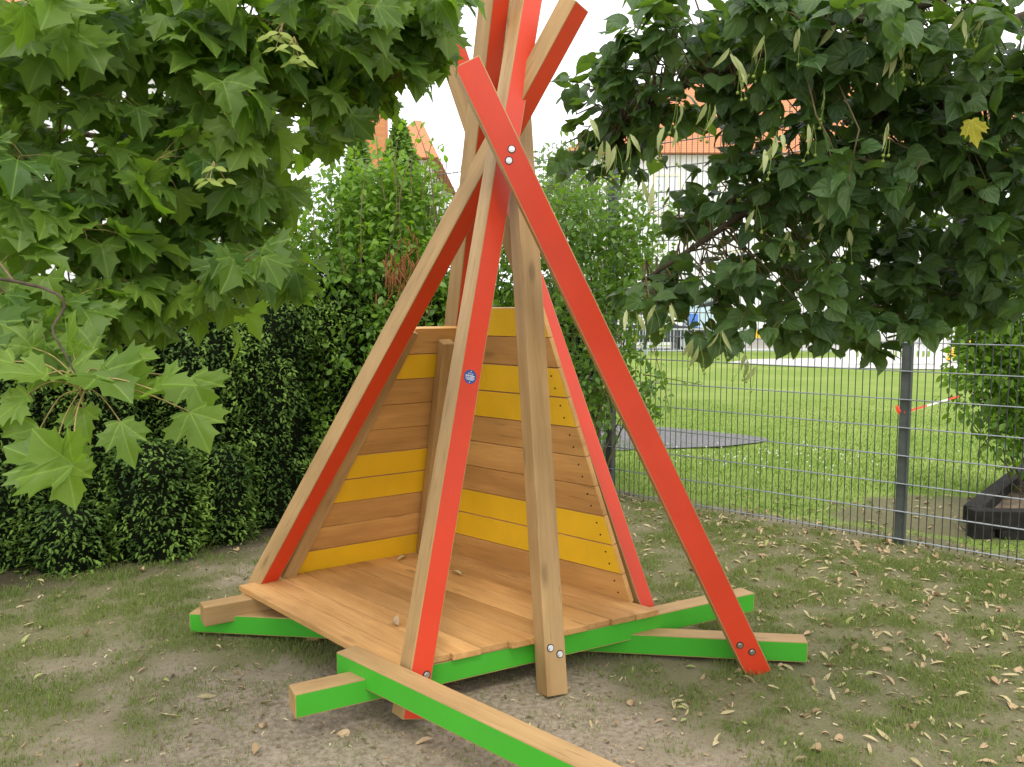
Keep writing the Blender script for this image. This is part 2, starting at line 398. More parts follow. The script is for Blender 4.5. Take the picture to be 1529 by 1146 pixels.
lg = k.mix(k.math('MULTIPLY', k.mrange(n3, .6, .75), .4), lg, (.09, .12, .03))
c = k.mix(k.mrange(k.math('ADD', k.attr('lawn'), k.math('MULTIPLY', k.math('SUBTRACT', n2, .5), .5)), .3, .7), c, lg)
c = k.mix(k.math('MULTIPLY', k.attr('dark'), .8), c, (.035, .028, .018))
M['ground'] = k.done(k.bsdf(c, .95, .12, k.bump(k.math('ADD', n2, k.math('MULTIPLY', n3, .8)), .6, .012)))
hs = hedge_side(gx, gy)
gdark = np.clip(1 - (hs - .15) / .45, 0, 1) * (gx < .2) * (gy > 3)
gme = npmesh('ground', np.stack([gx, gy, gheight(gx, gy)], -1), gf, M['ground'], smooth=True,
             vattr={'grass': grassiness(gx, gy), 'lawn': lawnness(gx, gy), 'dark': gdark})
tag(link('ground', gme), kind='structure')

def sheet(name, pts, z, mat, nsub=0):
    me = npmesh(name, [(p[0], p[1], z) for p in pts], [tuple(range(len(pts)))], mat)
    return tag(link(name, me), kind='structure')
M['asphalt'] = plain('asphalt', (.16, .155, .16), .9, .2, 0, .25, 30)
M['paving'] = plain('pale_paving', (.50, .49, .46), .9, .2, 0, .12, 3)
sheet('asphalt_path', [(-2.2, 12.3), (-2.2, 9.4), (1.06, 9.58), (2.55, 9.9), (3.1, 10.2), (3.29, 10.46), (3.1, 10.75), (2.2, 11.44), (1.286, 11.75)][::1], .012, M['asphalt'])
sheet('paved_yard', [(6.3, 24.6), (8.3, 22.9), (12, 21.9), (30, 20.8), (30, 28), (11.5, 27.4), (7.6, 26.3)], .014, M['paving'])
sheet('far_pavement', [(-6, 31.2), (40, 31.2), (40, 34.6), (-6, 34.6)], .016, M['paving'])

# ------------------------------------------------------------------ the play teepee
LEGS = {
 'L1': ((-1.3699, 4.3764, 0.1811), (0.3005, 3.8547, 3.0821), (-0.0173, -0.9858, -0.1673)),
 'L2': ((-0.425, 3.2468, 0.0301), (0.076, 4.0161, 3.1468), (-0.1797, -0.948, 0.2629)),
 'L3': ((0.175, 3.5236, 0.0477), (0.0106, 4.1967, 2.8913), (-0.3335, -0.9215, 0.1988)),
 'L4': ((0.6542, 4.119, 0.1781), (-0.2877, 4.2981, 2.9341), (-0.0277, -0.9981, 0.0554)),
 'L5': ((1.1481, 3.7357, -0.0087), (-0.1939, 3.6424, 2.728), (-0.5861, -0.7474, -0.3129)),
 'L6': ((-0.4994, 5.0505, 0.1941), (-0.0825, 3.9998, 3.1153), (-0.0788, -0.9416, -0.3274))}
tp = thing('play_teepee', 'wooden play teepee of crossed red and oak beams with yellow striped walls', 'playhouse', (-.1, 4.0, 0))

def beam(name, P0, P1, size, updir, mats, facemat, parent, bev=.005, cut=None):
    """square timber; local Z along it, local X,Y its faces; updir = direction of local +X face normal."""
    P0 = np.asarray(P0, float); P1 = np.asarray(P1, float); L = np.linalg.norm(P1 - P0); z = (P1 - P0) / L
    x = unit(np.asarray(updir, float) - z * np.dot(updir, z)); y = np.cross(z, x)
    sx, sy = size if hasattr(size, '__len__') else (size, size)
    bm = bmesh.new(); nz_ = 10
    rings = []
    rr = random.Random(hash(name) % 999 + int(P0[0] * 1000))
    for i in range(nz_ + 1):
        wob = (rr.random() - .5) * .0012
        ring = []
        for (a, b) in ((-1, -1), (1, -1), (1, 1), (-1, 1)):
            ring.append(bm.verts.new((a * sx / 2 + wob, b * sy / 2 - wob, L * i / nz_)))
        rings.append(ring)
    nrm = [(0, -1), (1, 0), (0, 1), (-1, 0)]
    for i in range(nz_):
        for q in range(4):
            f = bm.faces.new((rings[i][q], rings[i][(q + 1) % 4], rings[i + 1][(q + 1) % 4], rings[i + 1][q]))
            f.material_index = facemat.get(nrm[q], 0)
    bm.faces.new(rings[0][::-1]); bm.faces.new(rings[-1])
    bm.edges.ensure_lookup_table()
    ed = [e for e in bm.edges if len(e.link_faces) == 2 and e.link_faces[0].normal.dot(e.link_faces[1].normal) < .5] if False else None
    bm.normal_update()
    ed = [e for e in bm.edges if len(e.link_faces) == 2 and abs(e.link_faces[0].normal.dot(e.link_faces[1].normal)) < .5]
    bmesh.ops.bevel(bm, geom=ed, offset=bev, segments=2, affect='EDGES', profile=.6, material=0)
    me = bpy.data.meshes.new(name); bm.to_mesh(me); bm.free()
    for m in mats: me.materials.append(m)
    Mx = Matrix(((x[0], y[0], z[0], P0[0]), (x[1], y[1], z[1], P0[1]), (x[2], y[2], z[2], P0[2]), (0, 0, 0, 1)))
    return link(name, me, parent, Mx), Mx, L

def bolt(leg, x, y, z, axis='x', n=1):
    """hex bolt on a flat dark disc standing for the shade of a counterbore; on the +X (axis x) or +Y face of the leg's local frame."""
    b = MB()
    if axis == 'x': c = np.array([x, y, z]); a = np.array([1, 0, 0.])
    elif axis == '-x': c = np.array([x, y, z]); a = np.array([-1, 0, 0.])
    elif axis == '-y': c = np.array([x, y, z]); a = np.array([0, -1, 0.])
    else: c = np.array([x, y, z]); a = np.array([0, 1, 0.])
    b.cyl(c - a * .001, a, .0175, .0016, 20, 1)
    b.cyl(c + a * .0006, a, .0135, .0022, 20, 0)
    b.cyl(c + a * .0028, a, .0095, .0045, 6, 0)
    b.build('bolt', [M['steel'], M['dark_dot']], leg)

S = .102
leg_o = {}
for nm, (p0, p1, o) in LEGS.items():
    p0 = np.array(p0); p1 = np.array(p1); o = np.array(o); d = unit(p1 - p0)
    o = unit(o - d * np.dot(o, d)); e2 = np.cross(d, o)             # e2 points to the right of the viewer side corner
    nr = unit(o + e2); nl = unit(o - e2)                            # normals of the right and the left visible faces
    ext = {'L1': (-.19, -.035), 'L2': (-.0, .55), 'L3': (-.05, .55), 'L4': (-.18, .10), 'L5': (0, 0), 'L6': (-.2, .6)}[nm]
    if nm == 'L1': p1x = p0 + d * (3.345)
    a = p0 + d * (ext[0] / d[2] if ext[0] else 0); b = p1 + d * ext[1]
    # local X = right-face normal; local Y = z cross x
    fm = {} if nm == 'L3' else {(1, 0): 1}
    sz = (.088, .118) if nm == 'L5' else S
    if nm == 'L5': a = a - nr * .004; b = b - nr * .004
    ob, Mx, L = beam('leg', a, b, sz, nr, [M['wood'], M['red']], fm, tp, .0045)
    leg_o[nm] = (ob, Mx, L)
    if nm == 'L3': tag(ob, 'bare oak front leg of the teepee without paint')
def leg_local(nm, u, v, axis):
    """point on a leg face under the given photo position, in the leg's local frame"""
    ob, Mx, L = leg_o[nm]; X = np.array(Mx)
    n = X[:3, 0] if axis == 'x' else (-X[:3, 1] if axis == '-y' else X[:3, 1])
    P = X[:3, 3] + n * (.044 if nm == 'L5' else S / 2)
    q = onpl(u, v, P, n) - X[:3, 3]
    return q @ X[:3, 0], q @ X[:3, 1], q @ X[:3, 2]
for nm, u, v in (('L3', 822, 968), ('L3', 836, 977), ('L5', 1105, 964), ('L5', 1123, 974), ('L5', 764, 223), ('L5', 760, 240), ('L2', 637, 1008)):
    x, y, z = leg_local(nm, u, v, 'x'); y = max(-.04, min(.04, y)); bolt(leg_o[nm][0], .044 if nm == 'L5' else S / 2, y, z, 'x')

# sticker on the red front leg
x, y, z = leg_local('L2', 702, 563, 'x')
st = MB(); st.cyl((S / 2 - .0005, y, z), (1, 0, 0), .031, .0012, 40)
so_ = st.build('sticker', [M['stickerblue']], leg_o['L2'][0]); tag(so_, 'round dark blue maker sticker with white lettering')
sw = MB(); X0 = S / 2 + .0012
def bar(y0, y1, z0, z1): sw.box(X0 - .0005, X0 + .0002, y + y0, y + y1, z + z0, z + z1)
rs = random.Random(4)
def glyphs(y0, y1, zc, h, w):
    yy = y0
    while yy < y1 - w * .5:
        t = rs.random(); bar(yy, yy + w * .28, zc - h / 2, zc + h / 2)
        if t < .75: bar(yy + w * .28, yy + w * .75, zc + h / 2 - h * .22, zc + h / 2)
        if t > .3: bar(yy + w * .28, yy + w * .75, zc - h / 2, zc - h / 2 + h * .22)
        if t > .5: bar(yy + w * .55, yy + w * .78, zc - h / 2 + h * .22, zc + h / 2 - h * .22)
        yy += w * 1.02
glyphs(-.014, .012, .0135, .0035, .0034)
glyphs(-.023, .002, .0035, .0075, .0052); glyphs(.0135, .024, .0025, .0075, .0050)
glyphs(-.023, .023, -.0048, .0032, .0032); glyphs(-.021, .022, -.0095, .0032, .0032); glyphs(-.016, .016, -.0142, .003, .003)
for t in range(16):
    a0 = 2 * math.pi * t / 16; a1 = a0 + 2 * math.pi / 16
    q = [(X0, y + .0078 + r_ * math.cos(a), z + .003 + r_ * math.sin(a)) for r_, a in ((.0056, a0), (.0056, a1), (.0030, a1), (.0030, a0))]
    sw.add(q, [(0, 1, 2, 3)])
bar(-.002, .002, .0215, .0255); bar(-.002, .002, -.0255, -.0215)
sw.build('lettering', [M['stickerwhite']], so_)

# base beams (green front faces)
def base(name, c0, c1, zt, h=.10, w=.10, side=-1, facemat=None, lab=None):
    """c0,c1: visible top front edge end points; body lies on the far side"""
    c0 = np.array([*c0[:2], 0.]); c1 = np.array([*c1[:2], 0.]); d = unit(c1 - c0); n = np.array([d[1], -d[0], 0])   # n: right of travel
    if n[1] > 0: n = -n                                            # n faces the camera
    a = c0 - n * w / 2 + [0, 0, zt - h / 2]; b = c1 - n * w / 2 + [0, 0, zt - h / 2]
    o, Mx, L = beam(name, a, b, (w, h), n, [M['wood'], M['green']], {(1, 0): 1} if facemat is None else facemat, tp, .005)
    if lab: tag(o, lab)
    return o
base('base_beam', (-.848, 3.105), (1.283, 4.257), .19)
base('base_beam', (-1.668, 4.147), (1.397, 3.775), .12)
base('base_beam', (-.742, 3.374), (.85, 1.905), .247)
base('base_beam', (-1.547, 4.038), (.05, 5.045), .19, facemat={}, lab='bare oak base beam sticking out at the left of the deck')
blk = MB(); c = gz(464, 955, 0.0); blk.box(c[0] - .02, c[0] + .045, c[1] - .02, c[1] + .06, 0, .20); blk.build('support_block', [M['wood']], tp, bevel=.003)

# deck boards (one part): bilinear patch split in boards that run front to back
ZD = .222; TH = .029
PF = np.array([-.505, 3.288]); PR = np.array([.704, 3.940]); PL = np.array([-1.452, 4.281]); PB = np.array([-.47, 4.985])
dk = MB(); tints = []; nb = 10
rd = random.Random(5)
xax = unit(np.array([*(PL - PF), 0]))
def dpt(s, t): return (1 - s) * (1 - t) * PF + s * (1 - t) * PR + (1 - s) * t * PL + s * t * PB
for i in range(nb):
    s0 = i / nb + .0013; s1 = (i + 1) / nb - .0013
    t0 = -.012 + rd.random() * .012 if i not in (4,) else -.02
    dz = (rd.random() - .5) * .003
    q = [dpt(s0, t0), dpt(s1, t0), dpt(s1, 1.0), dpt(s0, 1.0)]
    dk.hexa([(*p, ZD - TH) for p in q] + [(*p, ZD + dz) for p in q])
    tints += [rd.random()] * 8
fmx = Matrix(((xax[0], -xax[1], 0, PF[0]), (xax[1], xax[0], 0, PF[1]), (0, 0, 1, 0), (0, 0, 0, 1)))
inv = fmx.inverted()
def plankmesh(mb, name, mats, tints, frame, parent, bev=.0025):
    iv = frame.inverted(); V = [iv @ Vector(p) for p in mb.V]
    me = npmesh(name, [tuple(v) for v in V], mb.F, mats, mb.I, vattr={'tint': tints})
    bm = bmesh.new(); bm.from_mesh(me); bmesh.ops.recalc_face_normals(bm, faces=bm.faces)
    bmesh.ops.bevel(bm, geom=list(bm.edges), offset=bev, segments=2, affect='EDGES', profile=.6)
    bm.to_mesh(me); bm.free()
    return link(name, me, parent, frame)
plankmesh(dk, 'deck', [M['deck']], tints, fmx, tp, .003)

# walls: boards parallel to the deck edge in a plane that leans with the corner leg
CORN = np.array([-.477, 4.951, ZD]); L6d = np.array([.1427, -.3597, 1.0])
def wall(name, along, edge_img, ztop, cols, screws, n_sign):
    al = unit(np.array([*along, 0])); nrm = unit(np.cross(al, L6d)); 
    if nrm[1] > 0: nrm = -nrm                                    # faces the camera side (inside)
    (ua, va), (ub, vb) = edge_img
    Pa = onpl(ua, va, CORN, nrm); Pb = onpl(ub, vb, CORN, nrm)     # free sloping edge
    nbd = len(cols); mb = MB(); ti = []; scr = []; rw = random.Random(9)
    z0 = ZD - .008
    zs = np.linspace(z0, ztop, nbd + 1)
    for i in range(nbd):
        za, zb = zs[i] + .0018, zs[i + 1] - .0018
        def inner(z): return CORN + L6d * (z - ZD)
        def free(z): t = (z - Pa[2]) / (Pb[2] - Pa[2]); return Pa + (Pb - Pa) * t
        q = [inner(za), free(za), free(zb), inner(zb)]
        jit = (rw.random() - .5) * .003
        bk = -nrm * .032
        front = [p + nrm * jit for p in q]; back = [p + bk for p in q]
        m = 1 if cols[i] == 'Y' else 0
        mb.hexa([front[0], front[1], back[1], back[0], front[3], front[2], back[2], back[3]], mis=[m if False else 0, 0, m, 0, m, 0])
        ti += [rw.random() * .8] * 8
        if screws:
            for f_, dz_ in ((.06, .3), (.06, .72)):
                p = free(za + (zb - za) * dz_); p = p + (inner(za) - free(za)) / np.linalg.norm(inner(za) - free(za)) * f_ + nrm * (jit + .0008)
                scr.append((p - nrm * .001, nrm))
    fr = Matrix(((al[0], nrm[0], 0, CORN[0]), (al[1], nrm[1], 0, CORN[1]), (al[2], nrm[2], 0, CORN[2]), (0, 0, 0, 1)))
    zz = np.cross(al, nrm); fr = Matrix(((al[0], nrm[0], zz[0], CORN[0]), (al[1], nrm[1], zz[1], CORN[1]), (al[2], nrm[2], zz[2], CORN[2]), (0, 0, 0, 1)))
    o = plankmesh(mb, name, [M['panelwood'], M['yellow']], ti, fr, tp, .0025)
    iv = fr.inverted(); I3 = iv.to_3x3()
    for p, nn in scr:
        q = MB(); q.cyl(iv @ Vector(p), I3 @ Vector(nn), .0048, .0016, 10); q.build('screw', [M['dark_dot']], o)
    return nrm, Pa, Pb, al
zl = onpl(667, 490, CORN, unit(np.cross(np.array([-.834, -.552, 0]), L6d)))[2]
zr = onpl(766, 460, CORN, unit(np.cross(np.array([.757, -.653, 0]), L6d)))[2]
nl_, la, lb, lal = wall('side_wall', (-.834, -.552), ((436, 859), (617, 500)), zl, 'YWWYYWWWYW', False, 1)
nr_, ra, rb, ral = wall('back_wall', (.757, -.653), ((941, 899), (816.5, 494)), zr, 'WYYWWWYYWY', True, 1)
# inner corner post and the batten behind the left leg
cp0 = CORN + np.array([-.052, -.10, 0]); zt = onpl(668, 501, CORN, nl_)[2]
beam('corner_post', cp0, cp0 + L6d * (zt - ZD - .03), (.07, .07), (-.85, -.5, 0), [M['wood']], {}, tp, .006)
ba = la + nl_ * .012 + np.array([-.0, 0, 0]) - lal * -.018; bb = lb + nl_ * .012 + lal * .018
beam('batten', ba + lal * .015, bb + lal * .015 + (bb - ba) * .02, (.05, .075), nl_, [M['wood']], {}, tp, .004)

# ------------------------------------------------------------------ fence (tall double rod mesh)
fn = thing('mesh_fence', 'tall grey double rod wire mesh fence between the teepee lawn and the open lawn', 'fence', (FP0[0], FP0[1], 0))
PITCH_F = 2.467; HF = 3.2
for kk in range(-2, 5):
    p = FP0 + FD * PITCH_F * kk
    pb = MB(); ang = math.atan2(FD[1], FD[0]); Mx = Matrix.Translation((p[0], p[1], 0)) @ Matrix.Rotation(ang, 4, 'Z')
    pb.box(-.033, .033, -.03, .03, -.1, HF + .02); po = pb.build('fence_post', [M['post']], fn, M=Mx, bevel=.005)
    if kk == 4: break
    wm = MB()
    def prism(a, b, r):
        wm.tube([a, b], r, 4, 0, False)
    L = PITCH_F; off = .045
    nv_ = int(round((L - .02) / .05))
    for i in range(nv_):
        t = .035 + i * .05
        if t > L - .03: break
        prism((t, off, .02), (t, off, HF), .0035)
    z = .045
    while z < HF:
        wm.tube([(0, off - .006, z), (L, off - .006, z)], .0040, 4, 1, False); wm.tube([(0, off + .006, z), (L, off + .006, z)], .0040, 4, 1, False); z += .2
    wm.build('mesh_panel', [M['galv'], M['rod']], fn, M=Mx)

# ------------------------------------------------------------------ leaf templates
def template(half, cx=(0, .3), ring=.55):
    """half outline (x>=0) base->tip. returns verts2d, faces(tri), fan with one inner ring"""
    pts = [(0, 0)] if half[0] != (0, 0) else []
    pts += half
    outl = pts + [(-x, y) for x, y in reversed(pts) if x > 1e-6]
    o = np.array(outl); c = np.array(cx); inn = c + (o - c) * ring
    n = len(o); V = np.vstack([c[None], inn, o]); F = []
    for i in range(n):
        j = (i + 1) % n
        F.append((0, 1 + i, 1 + j)); F.append((1 + i, 1 + n + i, 1 + n + j)); F.append((1 + i, 1 + n + j, 1 + j))
    return V, np.array(F)
MAPLE = template([(0, 0), (.09, -.05), (.22, -.06), (.40, -.03), (.35, .07), (.47, .14), (.66, .17), (.60, .26), (.74, .43), (.57, .42), (.52, .47), (.55, .58), (.40, .50), (.265, .45), (.30, .60), (.36, .73), (.24, .72), (.17, .80), (0, 1.0)], (0, .26), .5)
LINDEN = template([(0, 0), (.10, -.07), (.24, -.09), (.36, -.03), (.435, .09), (.445, .24), (.41, .40), (.34, .56), (.24, .70), (.13, .82), (.055, .90), (0, 1.03)], (0, .32), .55)
OVAL = (np.array([(0, 0), (.20, .22), (.255, .48), (.16, .76), (0, 1.0), (-.16, .76), (-.255, .48), (-.20, .22), (0, .5)], float),
        np.array([(8, i, (i + 1) % 8) for i in range(8)]))
SPRAY = (np.array([(0, 0), (.10, .18), (.34, .34), (.20, .44), (.40, .66), (.19, .70), (.24, .95), (0, 1.1), (-.20, .92), (-.18, .68), (-.42, .60), (-.19, .46), (-.32, .30), (-.10, .16)], float),
         np.array([(0, 1, 13), (1, 2, 3), (1, 3, 11), (1, 11, 13), (13, 11, 12), (3, 4, 5), (3, 5, 9), (3, 9, 11), (11, 9, 10), (5, 6, 7), (5, 7, 9), (7, 8, 9)]))
FROND = (SPRAY[0] * [.62, 1.0], SPRAY[1])

def scatter(T, pos, tip, nrm, size, rng, droop=.35, fold=.12, curl=.15, tint=None):
    """place n leaves of template T. pos (n,3) base, tip (n,3) direction, nrm (n,3) upper normal, size (n,)"""
    V2, F = T; n = len(pos); m = len(V2)
    tip = tip / np.linalg.norm(tip, axis=1, keepdims=True)
    nrm = nrm - tip * np.sum(nrm * tip, 1, keepdims=True); nrm /= np.linalg.norm(nrm, axis=1, keepdims=True) + 1e-9
    rt = np.cross(tip, nrm)
    x = V2[None, :, 0] * (1 + .12 * rng.standard_normal((n, 1))); y = np.repeat(V2[None, :, 1], n, 0)
    dr = (droop * (.4 + 1.2 * rng.random((n, 1)))); fo = fold * (rng.random((n, 1)) * 1.6 - .2); cu = curl * rng.standard_normal((n, 1))
    asym = .12 * rng.standard_normal((n, 1))
    z = -dr * y ** 2 * np.where(y > 0, 1, .5) + fo * np.abs(x) * 1.3 - cu * x ** 2 * 1.2 + asym * x * y
    z = z + .03 * np.sin(9 * x + 6 * y + rng.random((n, 1)) * 6)
    y2 = y - .25 * dr * y ** 2
    P = pos[:, None, :] + size[:, None, None] * (x[..., None] * rt[:, None] + y2[..., None] * tip[:, None] + z[..., None] * nrm[:, None])
    VV = P.reshape(-1, 3); FF = (F[None] + (np.arange(n) * m)[:, None, None]).reshape(-1, 3)
    if tint is None: tint = rng.random(n)
    return VV, FF, np.repeat(tint, m), np.tile(V2, (n, 1))
def leafobj(name, parts, mat, parent, smooth=True):
    V = []; F = []; Tn = []; U = []; b = 0
    for v, f, t, u in parts:
        V.append(v); F.append(f + b); Tn.append(t); U.append(u); b += len(v)
    me = npmesh(name, np.vstack(V), np.vstack(F), mat, smooth=smooth, vattr={'tint': np.concatenate(Tn)}, uv=np.vstack(U))
    return link(name, me, parent)
def rand_in_ellipsoid(n, rng, shell=0):
    d = rng.standard_normal((n, 3)); d /= np.linalg.norm(d, axis=1, keepdims=True)
    r = rng.random((n, 1)) ** (1 / 3)
    if shell: r = 1 - shell * rng.random((n, 1)) ** 1.5
    return d * r

# blobs: (u, v, Y, ru px, rv px, depth radius m, tufts)
def blob_world(bl):
    out_ = []
    for (u, v, Y, ru, rv, rd_, n) in bl:
        c = at(u, v, Y); s = Y / FPX; out_.append((c, np.array([ru * s, rd_, rv * s]), n))
    return out_

def crown(root, blobs, T, mat, rng, leaf, outward, branches, per_tuft, droop_dir, petl, tuftlen, name='crown', petmat=None, face=.75, shape=(.42, .30, .30), twr=.0022):
    parts = []; tw = MB(); pet = MB()
    bp = np.array([p for br in branches for p in br])
    P = []; TI = []; NO = []; SZ = []; TN = []
    for c, r, n in blobs:
        off = rand_in_ellipsoid(n, rng, 0)
        for k_ in range(n):
            end = c + off[k_] * r
            j = np.argmin(np.linalg.norm(bp - end, axis=1)); root_ = bp[j]
            dd = end - root_; dl = np.linalg.norm(dd) + 1e-6
            axis = unit(dd / dl * .6 + outward * .6 + rng.standard_normal(3) * .35 + np.array([0, 0, -.1]))
            start = end - axis * tuftlen
            if dl < 1.6:
                mid = (root_ + start) / 2 + np.array([0, 0, .04]); tw.tube([root_, mid, start], [twr * 1.5, twr * 1.3, twr], 4, 0, False)
            tw.tube([start, start + axis * tuftlen * .55 + np.array([0, 0, .01]), end], [twr, twr * .9, twr * .7], 4, 0, False)
            bright = rng.random() * .45
            for q in range(per_tuft):
                f = [0.35, .35, .7, .7, 1, 1, 1, .95, 1, 1][q % 10]; node = start + (end - start) * f
                hd = rng.standard_normal(3); hd[2] *= .4
                hd = unit(unit(hd) + outward * face + axis * .35)
                pl = petl * (.6 + .7 * rng.random())
                pd = unit(hd + np.array([0, 0, .25 * rng.standard_normal() - .05]))
                base_ = node + pd * pl
                pet.tube([node, node + pd * pl * .55 + np.array([0, 0, pl * .06]), base_], [.0012, .0010, .0009], 3, 0, False)
                tdir = unit(pd * .8 + np.array([0, 0, -droop_dir * (.25 + 1.1 * rng.random())]) + rng.standard_normal(3) * .34)
                nn = np.array([0, 0, 1.0]) + outward * .35 + rng.standard_normal(3) * .42
                P.append(base_); TI.append(tdir); NO.append(nn); SZ.append(leaf * (.62 + .55 * rng.random())); TN.append(min(1, bright + rng.random() * .55))
    parts.append(scatter(T, np.array(P), np.array(TI), np.array(NO), np.array(SZ), rng, *shape, np.array(TN)))
    o = leafobj(name, parts, mat, root)
    tag(tw.build('twigs', [M['twig']], root, smooth=True), kind='stuff')
    if petmat is not None: tag(pet.build('leaf_stalks', [petmat], root, smooth=True), kind='stuff')
    return o, np.array(P), np.array(SZ)

def curve(pts, n=8):
    pts = [np.asarray(p, float) for p in pts]; out_ = []
    for i in range(len(pts) - 1):
        p0 = pts[max(i - 1, 0)]; p1 = pts[i]; p2 = pts[i + 1]; p3 = pts[min(i + 2, len(pts) - 1)]
        for t in np.linspace(0, 1, n, endpoint=False):
            out_.append(.5 * ((2 * p1) + (-p0 + p2) * t + (2 * p0 - 5 * p1 + 4 * p2 - p3) * t ** 2 + (-p0 + 3 * p1 - 3 * p2 + p3) * t ** 3))
    out_.append(pts[-1]); return out_
def tree_wood(root, base_xy, trunk_h, rad, branch_pts, br_r):
    t = MB(); bx, by = base_xy
    tpts = curve([(bx, by, -.1), (bx + .03, by, trunk_h * .35), (bx - .04, by + .05, trunk_h * .7), (bx, by + .05, trunk_h)], 6)
    t.tube(tpts, list(np.linspace(rad * 1.25, rad * .45, len(tpts))), 14)
    t.build('trunk', [M['bark']], root, smooth=True)
    brs = []
    for pts, r in zip(branch_pts, br_r):
        c = curve(pts, 8); b = MB(); b.tube(c, list(np.linspace(r, r * .22, len(c))), 8); b.build('branch', [M['bark']], root, smooth=True); brs.append(c)
    return brs

# ------------------------------------------------------------------ Norway maple on the left
mp = thing('maple_tree', 'maple tree with broad pointed green leaves overhanging the left of the teepee', 'tree', (-3.1, 2.2, 0))
MT = (-3.1, 2.2)
mbr = [
 [(-3.1, 2.25, 2.0), (-2.4, 2.3, 2.35), at(150, 120, 2.5), at(330, 40, 2.6), at(480, 30, 2.7), at(640, 60, 2.8)],
 [(-3.1, 2.25, 1.8), (-2.3, 2.2, 2.05), at(90, 290, 2.3), at(230, 350, 2.5), at(400, 380, 2.6)],
 [(-3.1, 2.25, 1.6), (-2.2, 1.9, 1.85), at(20, 420, 1.75), at(80, 500, 1.65), at(118, 570, 1.6)],
 [(-3.1, 2.25, 2.3), (-2.5, 2.8, 2.7), at(220, 60, 3.0), at(400, 160, 3.1), at(530, 180, 3.2)],
 [(-3.1, 2.25, 2.2), (-2.5, 2.6, 2.3), at(120, 200, 2.9), at(300, 250, 2.9), at(420, 260, 3.0)],
 [(-3.1, 2.25, 2.6), (-3.0, 1.2, 3.0), (-2.2, .4, 3.2)], [(-3.1, 2.25, 2.6), (-3.9, 2.9, 3.0), (-4.5, 3.2, 3.3)]]
brs = tree_wood(mp, MT, 3.6, .13, mbr, [.022, .018, .006, .02, .016, .04, .04])
MBL = [
 (60, 40, 2.2, 150, 80, .35, 16), (200, 50, 2.5, 130, 75, .4, 14), (330, 60, 2.4, 110, 75, .4, 13), (460, 55, 2.5, 110, 70, .35, 14), (560, 60, 2.7, 90, 65, .3, 11), (640, 25, 2.75, 55, 48, .2, 7),
 (40, 170, 2.2, 110, 70, .35, 7), (160, 190, 2.5, 110, 70, .4, 7), (290, 190, 2.5, 110, 75, .4, 8), (410, 170, 2.6, 100, 70, .4, 7), (500, 140, 2.9, 75, 60, .3, 5), (560, 120, 2.9, 45, 45, .2, 2),
 (30, 290, 2.2, 110, 60, .35, 6), (150, 300, 2.4, 110, 70, .4, 8), (280, 310, 2.5, 100, 70, .4, 8), (380, 290, 2.7, 65, 70, .35, 6), (420, 230, 2.9, 45, 50, .3, 3), 
 (60, 390, 2.2, 110, 55, .35, 6), (190, 390, 2.4, 100, 55, .35, 6), (310, 390, 2.5, 80, 50, .35, 6), (390, 400, 2.5, 50, 45, .25, 3),
 (20, 470, 1.9, 60, 50, .25, 5), (140, 460, 2.3, 70, 45, .25, 6), (260, 455, 2.5, 60, 35, .25, 4),
 (-160, 100, 2.2, 140, 160, .6, 11), (-150, 340, 2.2, 120, 120, .6, 8), (160, -120, 2.6, 250, 90, .6, 11), (520, -110, 2.8, 180, 80, .5, 9)]
OUTM = unit((.45, -.85, .05))
crn, _, _ = crown(mp, blob_world(MBL), MAPLE, M['maple'], RNG, .106, OUTM, brs, 8, .75, .08, .18, petmat=M['petiole'])
# the low spray at the left edge, leaf by leaf: base u,v, tip u,v, Y, facing
HAND = [((75, 700), (-40, 610), 1.55, (.1, -.6, .8)), ((110, 695), (25, 625), 1.5, (-.5, -.6, .5)), ((100, 690), (118, 770), 1.6, (.0, -.8, .6)), ((180, 630), (205, 700), 1.6, (.1, -.8, .6)), ((283, 615), (325, 685), 1.7, (.2, -.8, .5)),
        ((125, 610), (135, 660), 1.62, (0, -.8, .6)), ((60, 640), (10, 705), 1.58, (0, -.7, .7)), ((130, 665), (100, 700), 1.66, (0, -.7, .7)), ((228, 582), (300, 545), 1.62, (.2, -.5, .85)), ((190, 590), (215, 510), 1.65, (.5, -.8, .2)),
        ((70, 560), (-10, 545), 1.6, (0, -.4, .9)), ((100, 560), (170, 530), 1.62, (0, -.45, .9)), ((110, 530), (100, 460), 1.7, (-.6, -.7, .3)), ((140, 520), (60, 480), 1.75, (0, -.6, .8)), ((285, 565), (320, 625), 1.75, (.2, -.8, .5)),
        ((40, 590), (-20, 640), 1.6, (0, -.6, .8)), ((150, 555), (210, 600), 1.62, (0, -.6, .8)), ((20, 540), (-60, 580), 1.65, (0, -.5, .85)), ((180, 540), (250, 520), 1.7, (0, -.5, .85)), ((50, 520), (20, 470), 1.75, (0, -.6, .8))]
hp, ht, hn, hsz = [], [], [], []; pet = MB(); hub = at(118, 572, 1.6)
for (b_, t_, Y, nn) in HAND:
    B = at(*b_, Y); T_ = at(*t_, Y - .02); d = T_ - B
    hp.append(B); ht.append(d + np.array([0, -.02, 0])); hn.append(nn); hsz.append(min(.100, max(.075, np.linalg.norm(d) * 1.02)))
    pet.tube(curve([hub + RNG.standard_normal(3) * .01, (hub + B) / 2 + np.array([0, 0, .015]), B], 4), .0014, 4, 0, False)
lo = scatter(MAPLE, np.array(hp), np.array(ht), np.array(hn, float), np.array(hsz), RNG, .38, .34, .25, RNG.random(len(hp)) * .5 + .45)
leafobj('low_spray', [lo], M['maple'], mp); pet.build('low_spray_stalks', [M['petiole']], mp, smooth=True)
